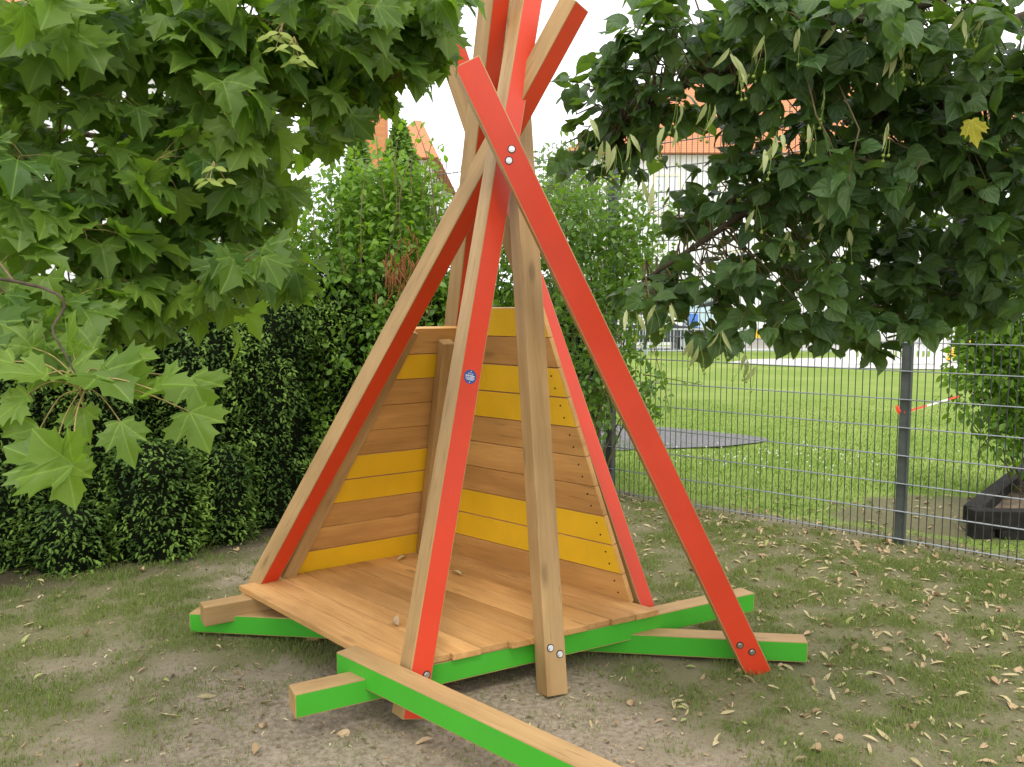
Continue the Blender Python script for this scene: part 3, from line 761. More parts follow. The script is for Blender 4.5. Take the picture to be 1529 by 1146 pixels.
# hanging winged seeds
for (u, v, Y) in ((440, 85, 2.2), (320, 270, 2.2), (425, 60, 2.2)):
    s_ = []; c = at(u, v, Y); st_ = MB()
    for q in range(4):
        b_ = c + RNG.standard_normal(3) * .015
        st_.tube([c + np.array([0, 0, .05]), b_], .0009, 3, 0, False)
        for sg in (-1, 1):
            s_.append((b_, unit((sg * .9, -.2 + .3 * RNG.standard_normal(), -.25)), (0, -.8, .5), .042))
    a = scatter((OVAL[0] * [.75, 1], OVAL[1]), np.array([x[0] for x in s_]), np.array([x[1] for x in s_]), np.array([x[2] for x in s_], float), np.array([x[3] for x in s_]), RNG, .3, .1, .1)
    o = leafobj('seed_cluster', [a], M['samara'], mp); st_.build('stalk', [M['petiole']], o)

# ------------------------------------------------------------------ linden on the right
ld = thing('linden_tree', 'linden tree with heart shaped leaves and pale hanging bracts shading the right side', 'tree', (3.5, 2.7, 0))
lbr = [
 [(3.5, 2.7, 2.2), (2.7, 2.6, 2.5), at(1400, 150, 2.5), at(1240, 230, 2.55), at(1080, 340, 2.6), at(960, 420, 2.7)],
 [(3.5, 2.7, 2.6), (2.8, 2.5, 2.9), at(1350, 10, 2.3), at(1200, 60, 2.3), at(1060, 110, 2.4), at(930, 180, 2.6)],
 [(3.5, 2.7, 2.0), (2.8, 2.9, 2.1), at(1500, 330, 2.9), at(1380, 420, 2.9), at(1280, 480, 2.9)],
 [(3.5, 2.7, 2.9), (3.0, 3.2, 3.1), at(1420, 60, 3.3), at(1250, 100, 3.4), at(1050, 200, 3.4)],
 [(3.5, 2.7, 2.6), (3.6, 1.5, 3.1), (3.0, .6, 3.3)], [(3.5, 2.7, 2.6), (4.4, 3.2, 3.1), (5.0, 3.6, 3.3)]]
lbrs = tree_wood(ld, (3.5, 2.7), 3.9, .14, lbr, [.026, .026, .02, .03, .04, .04])
LBL = [
 (1500, 60, 2.3, 90, 90, .35, 23), (1390, 50, 2.2, 90, 80, .35, 22), (1280, 40, 2.2, 90, 75, .35, 22), (1170, 40, 2.3, 90, 70, .35, 22), (1080, 50, 2.4, 80, 70, .35, 19), (1000, 50, 2.5, 65, 65, .3, 15), (950, 90, 2.6, 55, 50, .3, 12),
 (1500, 190, 2.5, 90, 80, .4, 33), (1390, 180, 2.5, 90, 80, .4, 35), (1280, 170, 2.5, 90, 80, .4, 28), (1170, 160, 2.5, 80, 70, .4, 23), (1080, 160, 2.6, 70, 65, .35, 18), (990, 170, 2.6, 60, 50, .3, 13), (910, 160, 2.7, 45, 45, .2, 8), (865, 150, 2.75, 30, 45, .15, 4), (860, 245, 2.7, 30, 20, .15, 3), (925, 225, 2.65, 50, 28, .2, 6),
 (1500, 310, 2.6, 90, 80, .4, 35), (1390, 310, 2.6, 90, 80, .4, 35), (1280, 300, 2.6, 90, 80, .4, 28), (1180, 300, 2.5, 80, 75, .4, 23), (1100, 290, 2.6, 60, 60, .35, 13), (1040, 300, 2.7, 40, 40, .2, 5),
 (1480, 420, 2.8, 80, 50, .35, 16), (1370, 410, 2.8, 70, 45, .3, 13), (1300, 430, 2.75, 55, 60, .3, 13), (1210, 410, 2.6, 75, 60, .35, 17), (1120, 410, 2.6, 70, 55, .35, 14), (1030, 420, 2.65, 55, 38, .25, 8), (970, 450, 2.7, 40, 25, .2, 4), (1000, 480, 2.6, 40, 25, .2, 3),
 (1310, 500, 2.7, 35, 25, .15, 4), (1200, 475, 2.6, 50, 30, .2, 6), (1110, 490, 2.5, 50, 28, .2, 4), (1060, 510, 2.5, 25, 15, .1, 2), (1500, 430, 2.7, 60, 60, .3, 10), (1440, 400, 2.7, 70, 60, .3, 10), (1420, 480, 2.8, 40, 30, .2, 4), (1250, 480, 2.6, 60, 35, .2, 7), (1330, 470, 2.7, 45, 40, .2, 7), (1440, 470, 3.0, 45, 25, .2, 3),
 (1680, 120, 2.5, 130, 160, .6, 24), (1680, 350, 2.7, 120, 100, .5, 16), (1350, -120, 2.5, 260, 90, .6, 32)]
OUTL = unit((-.45, -.80, .0))
lcr, lp, lsz = crown(ld, blob_world(LBL), LINDEN, M['linden'], RNG, .069, OUTL, lbrs, 7, .38, .035, .13, petmat=None, face=.45, shape=(.30, .10, .14))
# pale bracts with small round fruits
BR = [(1090, 90), (1125, 80), (1100, 110), (1140, 70), (1345, 70), (1375, 60), (1360, 90), (1330, 90), (1295, 60), (900, 225), (920, 230), (940, 215), (1190, 60), (1230, 150), (1060, 170), (1325, 200), (1150, 230), (1440, 40),
      (1010, 210), (985, 205), (960, 290), (1130, 320), (1045, 530), (1035, 520), (1115, 545), (1125, 560), (950, 480), (975, 470), (1075, 510), (1180, 360), (1010, 160), (1255, 50), (1470, 30), (1160, 210), (1215, 200), (1000, 470), (935, 475), (1265, 360), (1230, 330), (880, 190)]
for i, (u, v) in enumerate(BR):
    Y = 1.95 + .25 * RNG.random() if v < 300 else 2.3
    c = at(u, v - 14, Y); s_ = []; st_ = MB()
    for q in range(RNG.integers(1, 3)):
        s_.append((c + RNG.standard_normal(3) * .006, unit((RNG.standard_normal() * .35, RNG.standard_normal() * .3, -1)), (RNG.standard_normal() * .5, -1, .2), .055 + .02 * RNG.random()))
    a = scatter((OVAL[0] * [.42, 1], OVAL[1]), np.array([x[0] for x in s_]), np.array([x[1] for x in s_]), np.array([x[2] for x in s_], float), np.array([x[3] for x in s_]), RNG, .3, .4, .3)
    o = leafobj('flower_bract', [a], M['bract'], ld)
    for q in range(RNG.integers(1, 4)):
        e = c + np.array([RNG.standard_normal() * .014, RNG.standard_normal() * .01, -.065 - .025 * RNG.random()])
        st_.tube([c, (c + e) / 2 + np.array([.004, 0, 0]), e], .0007, 3, 0, False); st_.sphere(e, .0042, 0, 7, 5)
    st_.build('fruit', [M['samara']], o, smooth=True)
# one yellowed leaf
yl = scatter(MAPLE, np.array([at(1450, 180, 2.15)]), np.array([[.25, -.1, -.9]]), np.array([[.1, -1, .3]]), np.array([.075]), RNG, .2, .1, .1)
tag(leafobj('yellow_leaf', [yl], M['yellowleaf'], ld), 'single yellow leaf caught in the dark crown')

# ------------------------------------------------------------------ conifer hedge and small trees
def spray_shell(cols, rng, n, size, upw=.5, jitter=.12, tintmul=1.0, nup=.6, nout=.6, nn=.5, tn=.45):
    """cols: list of (x,y,rx,ry,h,pointed). n sprays in total, scattered over column surfaces"""
    P = []; T_ = []; NN = []; SZ = []; TN = []
    w = np.array([(c[2] + c[3]) * c[4] for c in cols]); w = w / w.sum()
    for c, m in zip(cols, (w * n).astype(int)):
        x, y, rx, ry, h, pt = c
        t = rng.random(m); a = rng.random(m) * 2 * math.pi
        z = h * t
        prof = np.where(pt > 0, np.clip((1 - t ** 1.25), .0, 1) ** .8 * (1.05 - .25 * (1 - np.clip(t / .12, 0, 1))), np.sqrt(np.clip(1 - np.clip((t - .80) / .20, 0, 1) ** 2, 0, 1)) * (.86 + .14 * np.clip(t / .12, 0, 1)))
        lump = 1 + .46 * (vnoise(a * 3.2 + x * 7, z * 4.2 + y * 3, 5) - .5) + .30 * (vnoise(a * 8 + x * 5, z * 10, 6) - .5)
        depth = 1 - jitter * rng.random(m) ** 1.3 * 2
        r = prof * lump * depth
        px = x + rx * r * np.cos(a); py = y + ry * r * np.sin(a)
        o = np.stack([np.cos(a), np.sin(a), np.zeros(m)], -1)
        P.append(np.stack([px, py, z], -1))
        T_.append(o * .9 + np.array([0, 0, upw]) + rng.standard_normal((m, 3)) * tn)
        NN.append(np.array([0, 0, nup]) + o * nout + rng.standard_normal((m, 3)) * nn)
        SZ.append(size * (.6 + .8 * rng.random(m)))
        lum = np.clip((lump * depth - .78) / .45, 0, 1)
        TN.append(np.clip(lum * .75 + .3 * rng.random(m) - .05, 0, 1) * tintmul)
    return scatter(FROND, np.vstack(P), np.vstack(T_), np.vstack(NN), np.concatenate(SZ), rng, .35, .2, .2, np.concatenate(TN))
def cores(cols, root, name='dark_core_shell', sh=.74):  # dark shells added to block see-through, standing for shade inside the foliage
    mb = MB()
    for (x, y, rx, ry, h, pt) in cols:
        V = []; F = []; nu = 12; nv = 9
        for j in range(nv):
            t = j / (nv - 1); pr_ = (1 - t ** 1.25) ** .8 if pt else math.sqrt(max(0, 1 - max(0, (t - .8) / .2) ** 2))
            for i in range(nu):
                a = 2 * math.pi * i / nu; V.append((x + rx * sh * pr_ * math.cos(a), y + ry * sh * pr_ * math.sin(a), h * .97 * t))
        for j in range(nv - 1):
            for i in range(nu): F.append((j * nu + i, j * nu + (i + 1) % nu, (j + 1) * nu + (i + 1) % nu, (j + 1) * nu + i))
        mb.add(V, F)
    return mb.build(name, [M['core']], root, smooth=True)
hd = thing('conifer_hedge', 'dark green clipped conifer hedge growing along the left edge of the yard', 'hedge', (-2.6, 5.8, 0))
hcols = []
rh = random.Random(2)
for i in range(12):
    s_ = -2.0 + i * .62
    x = -3.35 + s_ * .80 + rh.uniform(-.06, .06); y = 5.62 + s_ * .60 + rh.uniform(-.06, .06)
    hcols.append((x, y, .50 + rh.uniform(-.07, .09), .50 + rh.uniform(-.07, .09), 1.88 + rh.uniform(-.15, .18), 0))
hcols += [(-2.46, 5.56, .32, .26, .80, 0), (-2.9, 5.30, .26, .24, .42, 0), (-2.10, 5.93, .22, .20, .70, 0)]
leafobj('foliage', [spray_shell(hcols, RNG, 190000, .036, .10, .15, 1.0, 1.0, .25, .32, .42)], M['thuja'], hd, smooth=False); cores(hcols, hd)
for (x, y, rx, h, lab) in ((-1.47, 8.1, .50, 3.30, 'pointed sunlit conifer whose tip stands left of the brick chimney'), (-1.10, 8.3, .58, 3.47, 'taller pointed conifer whose tip stands right of the brick chimney')):
    cf = thing('conifer_tree', lab, 'tree', (x, y, 0), 'pointed conifers behind the hedge')
    cc = [(x, y, rx, rx, h, 1)]
    leafobj('foliage', [spray_shell(cc, RNG, 16000, .06, .9, .14)], M['thujalight'], cf, smooth=False)
    cores(cc, cf, 'dark_crown_core', .7)
    tb = MB(); tb.tube([(x, y, 0), (x, y, h * .8)], [.05, .012], 8); tb.build('trunk', [M['bark']], cf, smooth=True)

# ------------------------------------------------------------------ broadleaf shrubs
def shrub(name, label, cat, base, blobs, n, size, mat, rng, stems=9, fr=.6, long_shoots=(), T=OVAL, dark=None, group=None):
    r = thing(name, label, cat, (base[0], base[1], 0), group)
    P = []; T_ = []; NN = []; TN = []
    w = np.array([b[1][0] * b[1][2] for b in blobs]); w = w / w.sum(); sm = MB()
    for (c, rad, _), m in zip(blobs, (w * n).astype(int)):
        o = rand_in_ellipsoid(m, rng, fr)
        cl = vnoise(o[:, 0] * 4 + c[0] * 5, o[:, 2] * 4 + c[2] * 3, 8)
        keep = rng.random(m) < (.35 + 1.0 * cl)
        o = o[keep]; cl = cl[keep]; m = len(o)
        p = c + o * rad
        p += rng.standard_normal(p.shape) * .05
        P.append(p); T_.append(o * .8 + rng.standard_normal((m, 3)) * .55 + np.array([0, 0, -.15])); NN.append(np.array([0, -.25, .8]) + rng.standard_normal((m, 3)) * .45)
        TN.append(np.clip(cl * .8 + .5 * rng.random(m) - .2, 0, 1))
        for q in range(max(2, stems // len(blobs))):
            e = c + rand_in_ellipsoid(1, rng, .5)[0] * rad * .9; b0 = np.array([base[0] + rng.uniform(-.2, .2), base[1] + rng.uniform(-.15, .15), 0])
            sm.tube(curve([b0, (b0 + e) / 2 + rng.standard_normal(3) * .08, e], 5), list(np.linspace(.012, .003, 11)), 5, 0, False)
    for (a, b_, k_) in long_shoots:
        a = np.array(a); b_ = np.array(b_); cv = curve([a, (a + b_) / 2 + rng.standard_normal(3) * .04, b_], 6); sm.tube(cv, list(np.linspace(.006, .002, len(cv))), 4, 0, False)
        for q in range(k_):
            f = rng.random(); p = a + (b_ - a) * f; P.append(p[None]); T_.append((rng.standard_normal(3) * .8 + unit(b_ - a) * .5)[None]); NN.append(np.array([[0, -.3, .8]])); TN.append(np.array([.6 + .4 * rng.random()]))
    P = np.vstack(P); n2 = len(P)
    leafobj('foliage', [scatter(T, P, np.vstack(T_), np.vstack(NN), size * (.6 + .7 * rng.random(n2)), rng, .3, .25, .15, np.concatenate(TN))], mat, r, smooth=True)
    sm.build('stems', [M['twig']], r, smooth=True)
    return r
def bl(lst): return [(at(u, v, Y), np.array([ru * Y / FPX, dy, rv * Y / FPX]), 0) for (u, v, Y, ru, rv, dy) in lst]
b1 = bl([(440, 430, 6.9, 80, 100, .4), (520, 400, 7.0, 95, 110, .45), (600, 430, 7.0, 75, 110, .45), (480, 330, 7.1, 80, 70, .4), (560, 300, 7.2, 75, 70, .4), (625, 330, 7.2, 45, 80, .35), (540, 520, 6.8, 110, 70, .4), (620, 560, 6.8, 70, 90, .4), (690, 420, 7.2, 55, 120, .35), (578, 285, 7.2, 38, 48, .3), (632, 300, 7.2, 26, 60, .25), (535, 285, 7.1, 45, 35, .3), (590, 680, 6.8, 90, 100, .4), (500, 640, 6.8, 70, 80, .35)])
p_ = at(560, 800, 7.0)
sh1 = shrub('leafy_shrub', 'bright green leafy shrub with long shoots behind the left wall of the teepee', 'shrub', (p_[0], p_[1]), b1, 14000, .070, M['shrub'], RNG, 40, .65,
      [(at(570, 420, 6.8), at(583, 200, 6.9), 9), (at(600, 380, 6.8), at(630, 185, 6.9), 12), (at(640, 380, 6.8), at(668, 235, 6.9), 12), (at(540, 420, 6.7), at(548, 235, 6.8), 8), (at(520, 430, 6.7), at(508, 300, 6.7), 10), (at(650, 350, 6.8), at(610, 160, 6.9), 9), (at(480, 400, 6.7), at(470, 300, 6.7), 10), (at(600, 300, 6.9), at(598, 178, 7.0), 16), (at(575, 300, 6.9), at(562, 205, 7.0), 14), (at(630, 300, 6.9), at(648, 200, 7.0), 14), (at(545, 300, 6.9), at(530, 220, 7.0), 14), (at(615, 300, 6.9), at(622, 215, 7.0), 14), (at(640, 330, 6.9), at(662, 215, 7.0), 12), (at(505, 330, 6.9), at(490, 262, 7.0), 12)])
dw = MB()
for q in range(90):
    a = at(598 + RNG.normal() * 16, 395 + RNG.normal() * 26, 6.35 + RNG.normal() * .05); dw.tube([a, a + np.array([RNG.normal() * .025, RNG.normal() * .02, -.07 - .05 * RNG.random()])], [.006, .002], 4)
dw.tube([at(585, 440, 6.4), at(590, 400, 6.4), at(620, 372, 6.38)], .006, 5)
tag(dw.build('dead_twig', [M['dry']], sh1), 'clump of dead reddish brown leaves', kind='stuff')
b2 = bl([(840, 330, 7.0, 55, 80, .35), (890, 350, 6.9, 75, 80, .4), (950, 350, 6.9, 55, 65, .35), (870, 450, 6.9, 70, 80, .4), (935, 440, 6.8, 50, 70, .35), (915, 540, 6.7, 50, 70, .3), (890, 600, 6.7, 40, 50, .25), (965, 590, 6.7, 30, 40, .2), (790, 400, 7.1, 60, 90, .35), (745, 420, 7.2, 45, 90, .35), (850, 560, 6.9, 40, 80, .3)])
p_ = at(860, 770, 7.0)
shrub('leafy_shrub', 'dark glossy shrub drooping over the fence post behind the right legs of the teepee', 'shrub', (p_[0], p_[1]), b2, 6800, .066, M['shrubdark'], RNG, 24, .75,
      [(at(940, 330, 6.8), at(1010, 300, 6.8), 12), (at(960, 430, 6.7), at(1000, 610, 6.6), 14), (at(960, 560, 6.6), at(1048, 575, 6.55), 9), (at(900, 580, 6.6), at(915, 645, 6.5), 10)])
b3 = bl([(1490, 480, 7.0, 75, 60, .4), (1495, 570, 6.9, 75, 75, .4), (1520, 640, 6.8, 50, 60, .35), (1470, 530, 7.0, 38, 50, .3), (1560, 520, 6.9, 80, 120, .4), (1600, 640, 6.9, 80, 120, .4), (1530, 400, 7.0, 80, 60, .4)])
p_ = at(1570, 790, 6.9)
shrub('leafy_shrub', 'backlit yellow green shrub hanging over the dark timber bed behind the fence', 'shrub', (p_[0], p_[1]), b3, 9500, .080, M['shrub'], RNG, 20, .7,
      [(at(1480, 560, 6.9), at(1445, 520, 6.9), 10), (at(1490, 640, 6.8), at(1462, 690, 6.8), 10), (at(1480, 600, 6.8), at(1448, 580, 6.8), 8)])
b4 = bl([(850, 270, 14, 60, 60, .7), (900, 290, 14, 50, 50, .6), (830, 330, 14, 60, 60, .7), (950, 410, 15, 60, 60, .7), (880, 420, 15, 80, 90, .8)])
p_ = at(870, 590, 14.3)
shrub('pale_tree', 'pale sunlit bushy tree beyond the fence right of the teepee top', 'tree', (p_[0], p_[1]), b4, 4200, .13, M['palefoliage'], RNG, 14, .7)

# ------------------------------------------------------------------ raised timber bed and tape
rb = thing('raised_bed', 'black timber sleeper bed on the lawn just behind the fence', 'raised bed', (3.4, 6.1, 0))
fdir = unit(np.array([4.9 - 3.36, 5.25 - 6.0, 0])); bdir = unit(np.array([5.06 - 3.36, 8.07 - 6.1, 0]))
def sleeper(p0, d, L, z0, z1, w=.12):
    a = np.array([*p0[:2], (z0 + z1) / 2.]); beam('sleeper', a, a + d * L, (w, z1 - z0), np.cross(d, (0, 0, 1)), [M['blacktimber']], {}, rb, .006)
c0 = np.array([3.43, 6.0, 0])
sleeper(c0, np.array([1.0, -.06, 0]), 2.3, .07, .205); sleeper(c0 + np.array([.03, .12, 0]), bdir, 2.9, .065, .198); sleeper(c0 + np.array([.16, -.015, 0]), np.array([1.0, -.06, 0]), 2.1, -.05, .068, .10)
pb_ = MB(); pb_.box(c0[0] - .05, c0[0] + .09, c0[1] - .07, c0[1] + .05, -.05, .212); pb_.build('corner_block', [M['blacktimber']], rb, bevel=.008)
so2 = MB(); so2.add([(3.55, 6.1, .12), (5.5, 6.0, .12), (6.6, 8.6, .12), (5.2, 8.1, .12)], [(0, 1, 2, 3)]); so2.build('soil_fill', [M['soilin']], rb)
tpth = thing('barrier_tape', 'red and white barrier tape tied round the fence post and pulled to the shrub', 'tape', (2.78, 5.82, .97))
a = at(1350, 616, 5.79); b_ = at(1432, 592, 6.2); segs = 5
for i in range(segs):
    f0, f1 = i / segs, (i + 1) / segs; p0 = a + (b_ - a) * f0; p1 = a + (b_ - a) * f1; h = np.array([0, .004, .0065])
    tb = MB(); tb.add([p0 - h, p1 - h, p1 + h, p0 + h], [(0, 1, 2, 3)]); tb.build('tape_stripe', [M['tapered'] if i in (0, 1, 4) else M['tapewhite']], tpth)
kb = MB(); p = at(1341, 612, 5.77); kb.add([p + [-.022, 0, .025], p + [.0, .005, .032], p + [.02, -.004, -.01], p + [.006, .004, -.035], p + [-.012, 0, -.01]], [(0, 1, 2), (0, 2, 4), (4, 2, 3)]); kb.build('tape_knot', [M['tapered']], tpth)

# ------------------------------------------------------------------ beyond the lawn
def house(name, label, x0, x1, y0, y1, eave, ridge, wins, chim=None, hip=1.0, frame='ochre'):
    h = thing(name, label, 'house', ((x0 + x1) / 2, y0, 0))
    w = MB(); w.box(x0, x1, y0, y1, -.2, eave); w.build('wall', [M['white']], h)
    r = MB(); e = .45; hy = (y1 - y0) / 2 + e; yc = (y0 + y1) / 2; hx = hy * hip
    c = [(x0 - e, y0 - e, eave + .02), (x1 + e, y0 - e, eave + .02), (x1 + e, y1 + e, eave + .02), (x0 - e, y1 + e, eave + .02), (x0 - e + hx, yc, ridge), (x1 + e - hx, yc, ridge)]
    r.add(c, [(0, 1, 5, 4), (1, 2, 5), (2, 3, 4, 5), (3, 0, 4), (3, 2, 1, 0)])
    ro = r.build('roof', [M['roof']], h)
    if chim:
        cb = MB(); cx, cy, cw, zt_ = chim; cb.box(cx - cw / 2, cx + cw / 2, cy - cw / 2, cy + cw / 2, eave - .5, zt_); cb.box(cx - cw / 2 - .05, cx + cw / 2 + .05, cy - cw / 2 - .05, cy + cw / 2 + .05, zt_, zt_ + .1); cb.build('chimney', [M['brick']], ro)
    for (wx, wz, ww, wh) in wins:
        f = MB(); yy = y0 - .06
        for (a0, a1, z0, z1) in ((wx - ww / 2, wx + ww / 2, wz, wz + .1), (wx - ww / 2, wx + ww / 2, wz + wh - .1, wz + wh), (wx - ww / 2, wx - ww / 2 + .1, wz + .1, wz + wh - .1), (wx + ww / 2 - .1, wx + ww / 2, wz + .1, wz + wh - .1), (wx - .04, wx + .04, wz + .1, wz + wh - .1)):
            f.box(a0, a1, yy, y0 + .02, z0, z1)
        fo = f.build('window', [M[frame]], h); g = MB(); g.box(wx - ww / 2 + .05, wx + ww / 2 - .05, y0 - .03, y0 + .01, wz + .05, wz + wh - .05); g.build('pane', [M['glass']], fo)
    return h
house('white_house', 'long white house with red tiled roof and ochre window frames behind the lawn', 2.5, 34, 36, 48, 8.1, 12.6, [(6.6, 5.6, 1.2, 1.7), (9.6, 5.6, 1.2, 1.7), (9.6, 2.2, 1.2, 1.9), (13, 5.6, 1.3, 1.7), (13, 2.2, 1.3, 1.9), (16.5, 5.6, 1.3, 1.7), (16.5, 2.2, 1.3, 1.9), (20, 5.6, 1.3, 1.7), (20, 2.2, 1.3, 1.9), (24, 5.6, 1.3, 1.7), (24, 2.2, 1.3, 1.9)])
house('white_house', 'white house with tall orange brick chimney seen above the conifers', -5.0, -3.2, 32, 42, 7.2, 9.75, [(-4.4, 3.6, 1.2, 1.6)], (-5.02, 31.3, .78, 8.75), hip=.22, frame='white2')
house('white_house', 'white house with an orange roof glimpsed through the maple leaves at upper left', -23, -10.6, 24, 34, 8.6, 12.9, [(-12, 4.2, 1.2, 1.6), (-14, 4.2, 1.2, 1.6), (-16, 4.2, 1.2, 1.6)], frame='white2')

lw = thing('low_wall', 'low pale concrete wall in front of the white house', 'wall', (10, 33.2, 0)); q = MB(); q.box(6.4, 30, 33.1, 33.4, -.1, .42); q.build('wall_body', [M['paving']], lw, bevel=.02)
rl = thing('bar_railing', 'grey metal bar railing along the far edge of the lawn', 'railing', (4.8, 29, 0))
for i in range(8):
    x = 2.3 + i * 2.4; q = MB(); q.box(x - .05, x + .05, 28.95, 29.05, -.1, 1.02); q.build('post', [M['rail']], rl)
q = MB(); q.box(2.3, 19.1, 28.97, 29.03, .86, .92); q.box(2.3, 19.1, 28.975, 29.025, .12, .17); q.build('rail', [M['rail']], rl)
q = MB()
for i in range(34): x = 2.42 + i * .12; q.box(x - .012, x + .012, 28.985, 29.015, .17, .86)
tag(q.build('bars', [M['rail']], rl), kind='stuff')

def car(name, label, x, y, mat):
    c = thing(name, label, 'car', (x, y, 0), 'cars parked behind the railing')
    prof = [(-2.1, .35), (2.1, .35), (2.12, .75), (1.95, .88), (1.0, .98), (.45, 1.42), (-1.1, 1.45), (-1.75, 1.0), (-2.1, .92)]
    b = MB(); V = [(x + p[0], y - .85, p[1]) for p in prof] + [(x + p[0], y + .85, p[1]) for p in prof]; n = len(prof)
    b.add(V, [tuple(range(n)), tuple(range(2 * n - 1, n - 1, -1))] + [(i, (i + 1) % n, n + (i + 1) % n, n + i) for i in range(n)]); b.build('body', [mat], c, bevel=.03)
    w = MB(); w.add([(x + .85, y - .855, 1.0), (x + .38, y - .855, 1.36), (x - 1.0, y - .855, 1.38), (x - 1.5, y - .855, 1.0)], [(0, 1, 2, 3)]); w.build('side_window', [M['glass']], c)
    for wx in (-1.3, 1.3):
        t = MB(); t.cyl((x + wx, y - .88, .32), (0, 1, 0), .32, .2, 20); wo = t.build('wheel', [M['rubber']], c); r = MB(); r.cyl((x + wx, y - .885, .32), (0, 1, 0), .2, .02, 16); r.build('rim', [M['carsilver']], wo)
car('parked_car', 'dark parked car half hidden behind the bar railing', 5.2, 31.9, M['carpaint'])
car('parked_car', 'silver parked car standing left of the dark car behind the railing', .4, 32.0, M['carsilver'])
hutx = at(1042, 500, 32.0)[0]
ht_ = thing('play_hut', 'pale blue play hut with blue panel at the end of the lawn', 'play hut', (hutx, 32, 0))
q = MB(); q.box(hutx - .5, hutx + .5, 31.6, 32.5, 0, 1.9); q.build('wall', [M['paleblue']], ht_); q = MB(); q.add([(hutx - .6, 31.5, 1.9), (hutx + .6, 31.5, 1.9), (hutx + .6, 32.6, 1.9), (hutx - .6, 32.6, 1.9), (hutx, 31.5, 2.4), (hutx, 32.6, 2.4)], [(0, 1, 4), (2, 3, 5), (1, 2, 5, 4), (3, 0, 4, 5)]); q.build('roof', [M['rail']], ht_)
q = MB(); q.box(hutx - .42, hutx - .1, 31.56, 31.61, .5, 1.4); q.build('blue_panel', [M['toyblue']], ht_)
yx = at(1142, 500, 32.5)[0]
yt = thing('climbing_frame', 'yellow climbing frame with two yellow boards behind the far railing', 'climbing frame', (yx, 32.5, 0))
for sx in (-.75, .75):
    q = MB(); q.box(yx + sx - .05, yx + sx + .05, 32.45, 32.55, -.1, 1.75); q.build('post', [M['rail']], yt)
for z0, z1, w_ in ((.45, .78, .7), (1.42, 1.6, .45)):
    q = MB(); q.box(yx - w_, yx + w_, 32.38, 32.44, z0, z1); q.build('board', [M['toyyellow']], yt)
gx0, gx1, gyy = at(1270, 545, 23.9)[0], at(1402, 548, 23.9)[0], 23.9
pg = thing('picket_gate', 'white picket gate between two pale posts on the paved yard', 'gate', ((gx0 + gx1) / 2, gyy, 0))
for x, w_, h_ in ((gx0, .12, .65), (gx1, .16, 1.85)):
    q = MB(); q.box(x - w_, x + w_, gyy - .1, gyy + .1, -.05, h_); q.build('post', [M['white2']], pg, bevel=.01)
q = MB(); q.box(gx0 + .12, gx1 - .16, gyy - .02, gyy + .02, .42, .48); q.box(gx0 + .12, gx1 - .16, gyy - .02, gyy + .02, .06, .12); q.build('rail', [M['white2']], pg)
for i in range(14):
    x = gx0 + .25 + i * (gx1 - gx0 - .5) / 13; q = MB(); q.box(x - .035, x + .035, gyy - .045, gyy - .022, .04, .56); q.build('picket', [M['white2']], pg)
slx = at(1420, 535, 24.6)
sl = thing('slide', 'small yellow plastic slide beside the tall pale gate post', 'slide', (slx[0], 24.6, 0))
q = MB(); cv = [(slx[0] - .35, 24.6, .06), (slx[0] - .15, 24.6, .10), (slx[0] + .25, 24.6, .42), (slx[0] + .6, 24.6, .72)]
for a0, a1 in zip(cv[:-1], cv[1:]):
    q.hexa([(a0[0], a0[1] - .2, a0[2]), (a1[0], a1[1] - .2, a1[2]), (a1[0], a1[1] + .2, a1[2]), (a0[0], a0[1] + .2, a0[2])] + [(a0[0], a0[1] - .2, a0[2] + .12), (a1[0], a1[1] - .2, a1[2] + .12), (a1[0], a1[1] + .2, a1[2] + .12), (a0[0], a0[1] + .2, a0[2] + .12)])
q.build('chute', [M['toyyellow']], sl)
q = MB(); q.box(slx[0] + .5, slx[0] + .58, 24.45, 24.5, -.02, .9); q.box(slx[0] + .5, slx[0] + .58, 24.7, 24.75, -.02, .9); q.build('ladder', [M['tapered']], sl)

# ------------------------------------------------------------------ grass
def blades(n, xr, yr, dens, hmin, hmax, wid, rng, tintf=None, lean=.45):
    x = rng.uniform(*xr, n); y = rng.uniform(*yr, n); vis = np.abs(x) < y * .68 + .3
    x, y = x[vis], y[vis]; d = dens(x, y); kp = rng.random(len(x)) < d; x, y, d = x[kp], y[kp], d[kp]; m = len(x)
    z = gheight(x, y) - .004; a = rng.random(m) * 2 * math.pi; h = (hmin + (hmax - hmin) * rng.random(m) ** 1.4) * (.55 + .6 * d)
    w = wid * (.6 + .8 * rng.random(m)); cx, sx_ = np.cos(a), np.sin(a); b = rng.random(m) * 2 * math.pi; l = h * lean * (.3 + 1.3 * rng.random(m))
    lx, ly = np.cos(b) * l, np.sin(b) * l
    V = np.stack([np.stack([x - cx * w, y - sx_ * w, z], -1), np.stack([x + cx * w, y + sx_ * w, z], -1),
                  np.stack([x + lx * .4 + cx * w * .8, y + ly * .4 + sx_ * w * .8, z + h * .6], -1), np.stack([x + lx * .4 - cx * w * .8, y + ly * .4 - sx_ * w * .8, z + h * .6], -1),
                  np.stack([x + lx, y + ly, z + h * .95], -1)], 1).reshape(-1, 3)
    F = np.array([(0, 1, 2), (0, 2, 3), (3, 2, 4)]); FF = (F[None] + (np.arange(m) * 5)[:, None, None]).reshape(-1, 3)
    t = np.clip(fbm(x * 2.2, y * 2.2, 41, 3) * .8 + rng.random(m) * .55 - .25, 0, 1)
    return V, FF, np.repeat(t, 5), np.zeros((m * 5, 2))
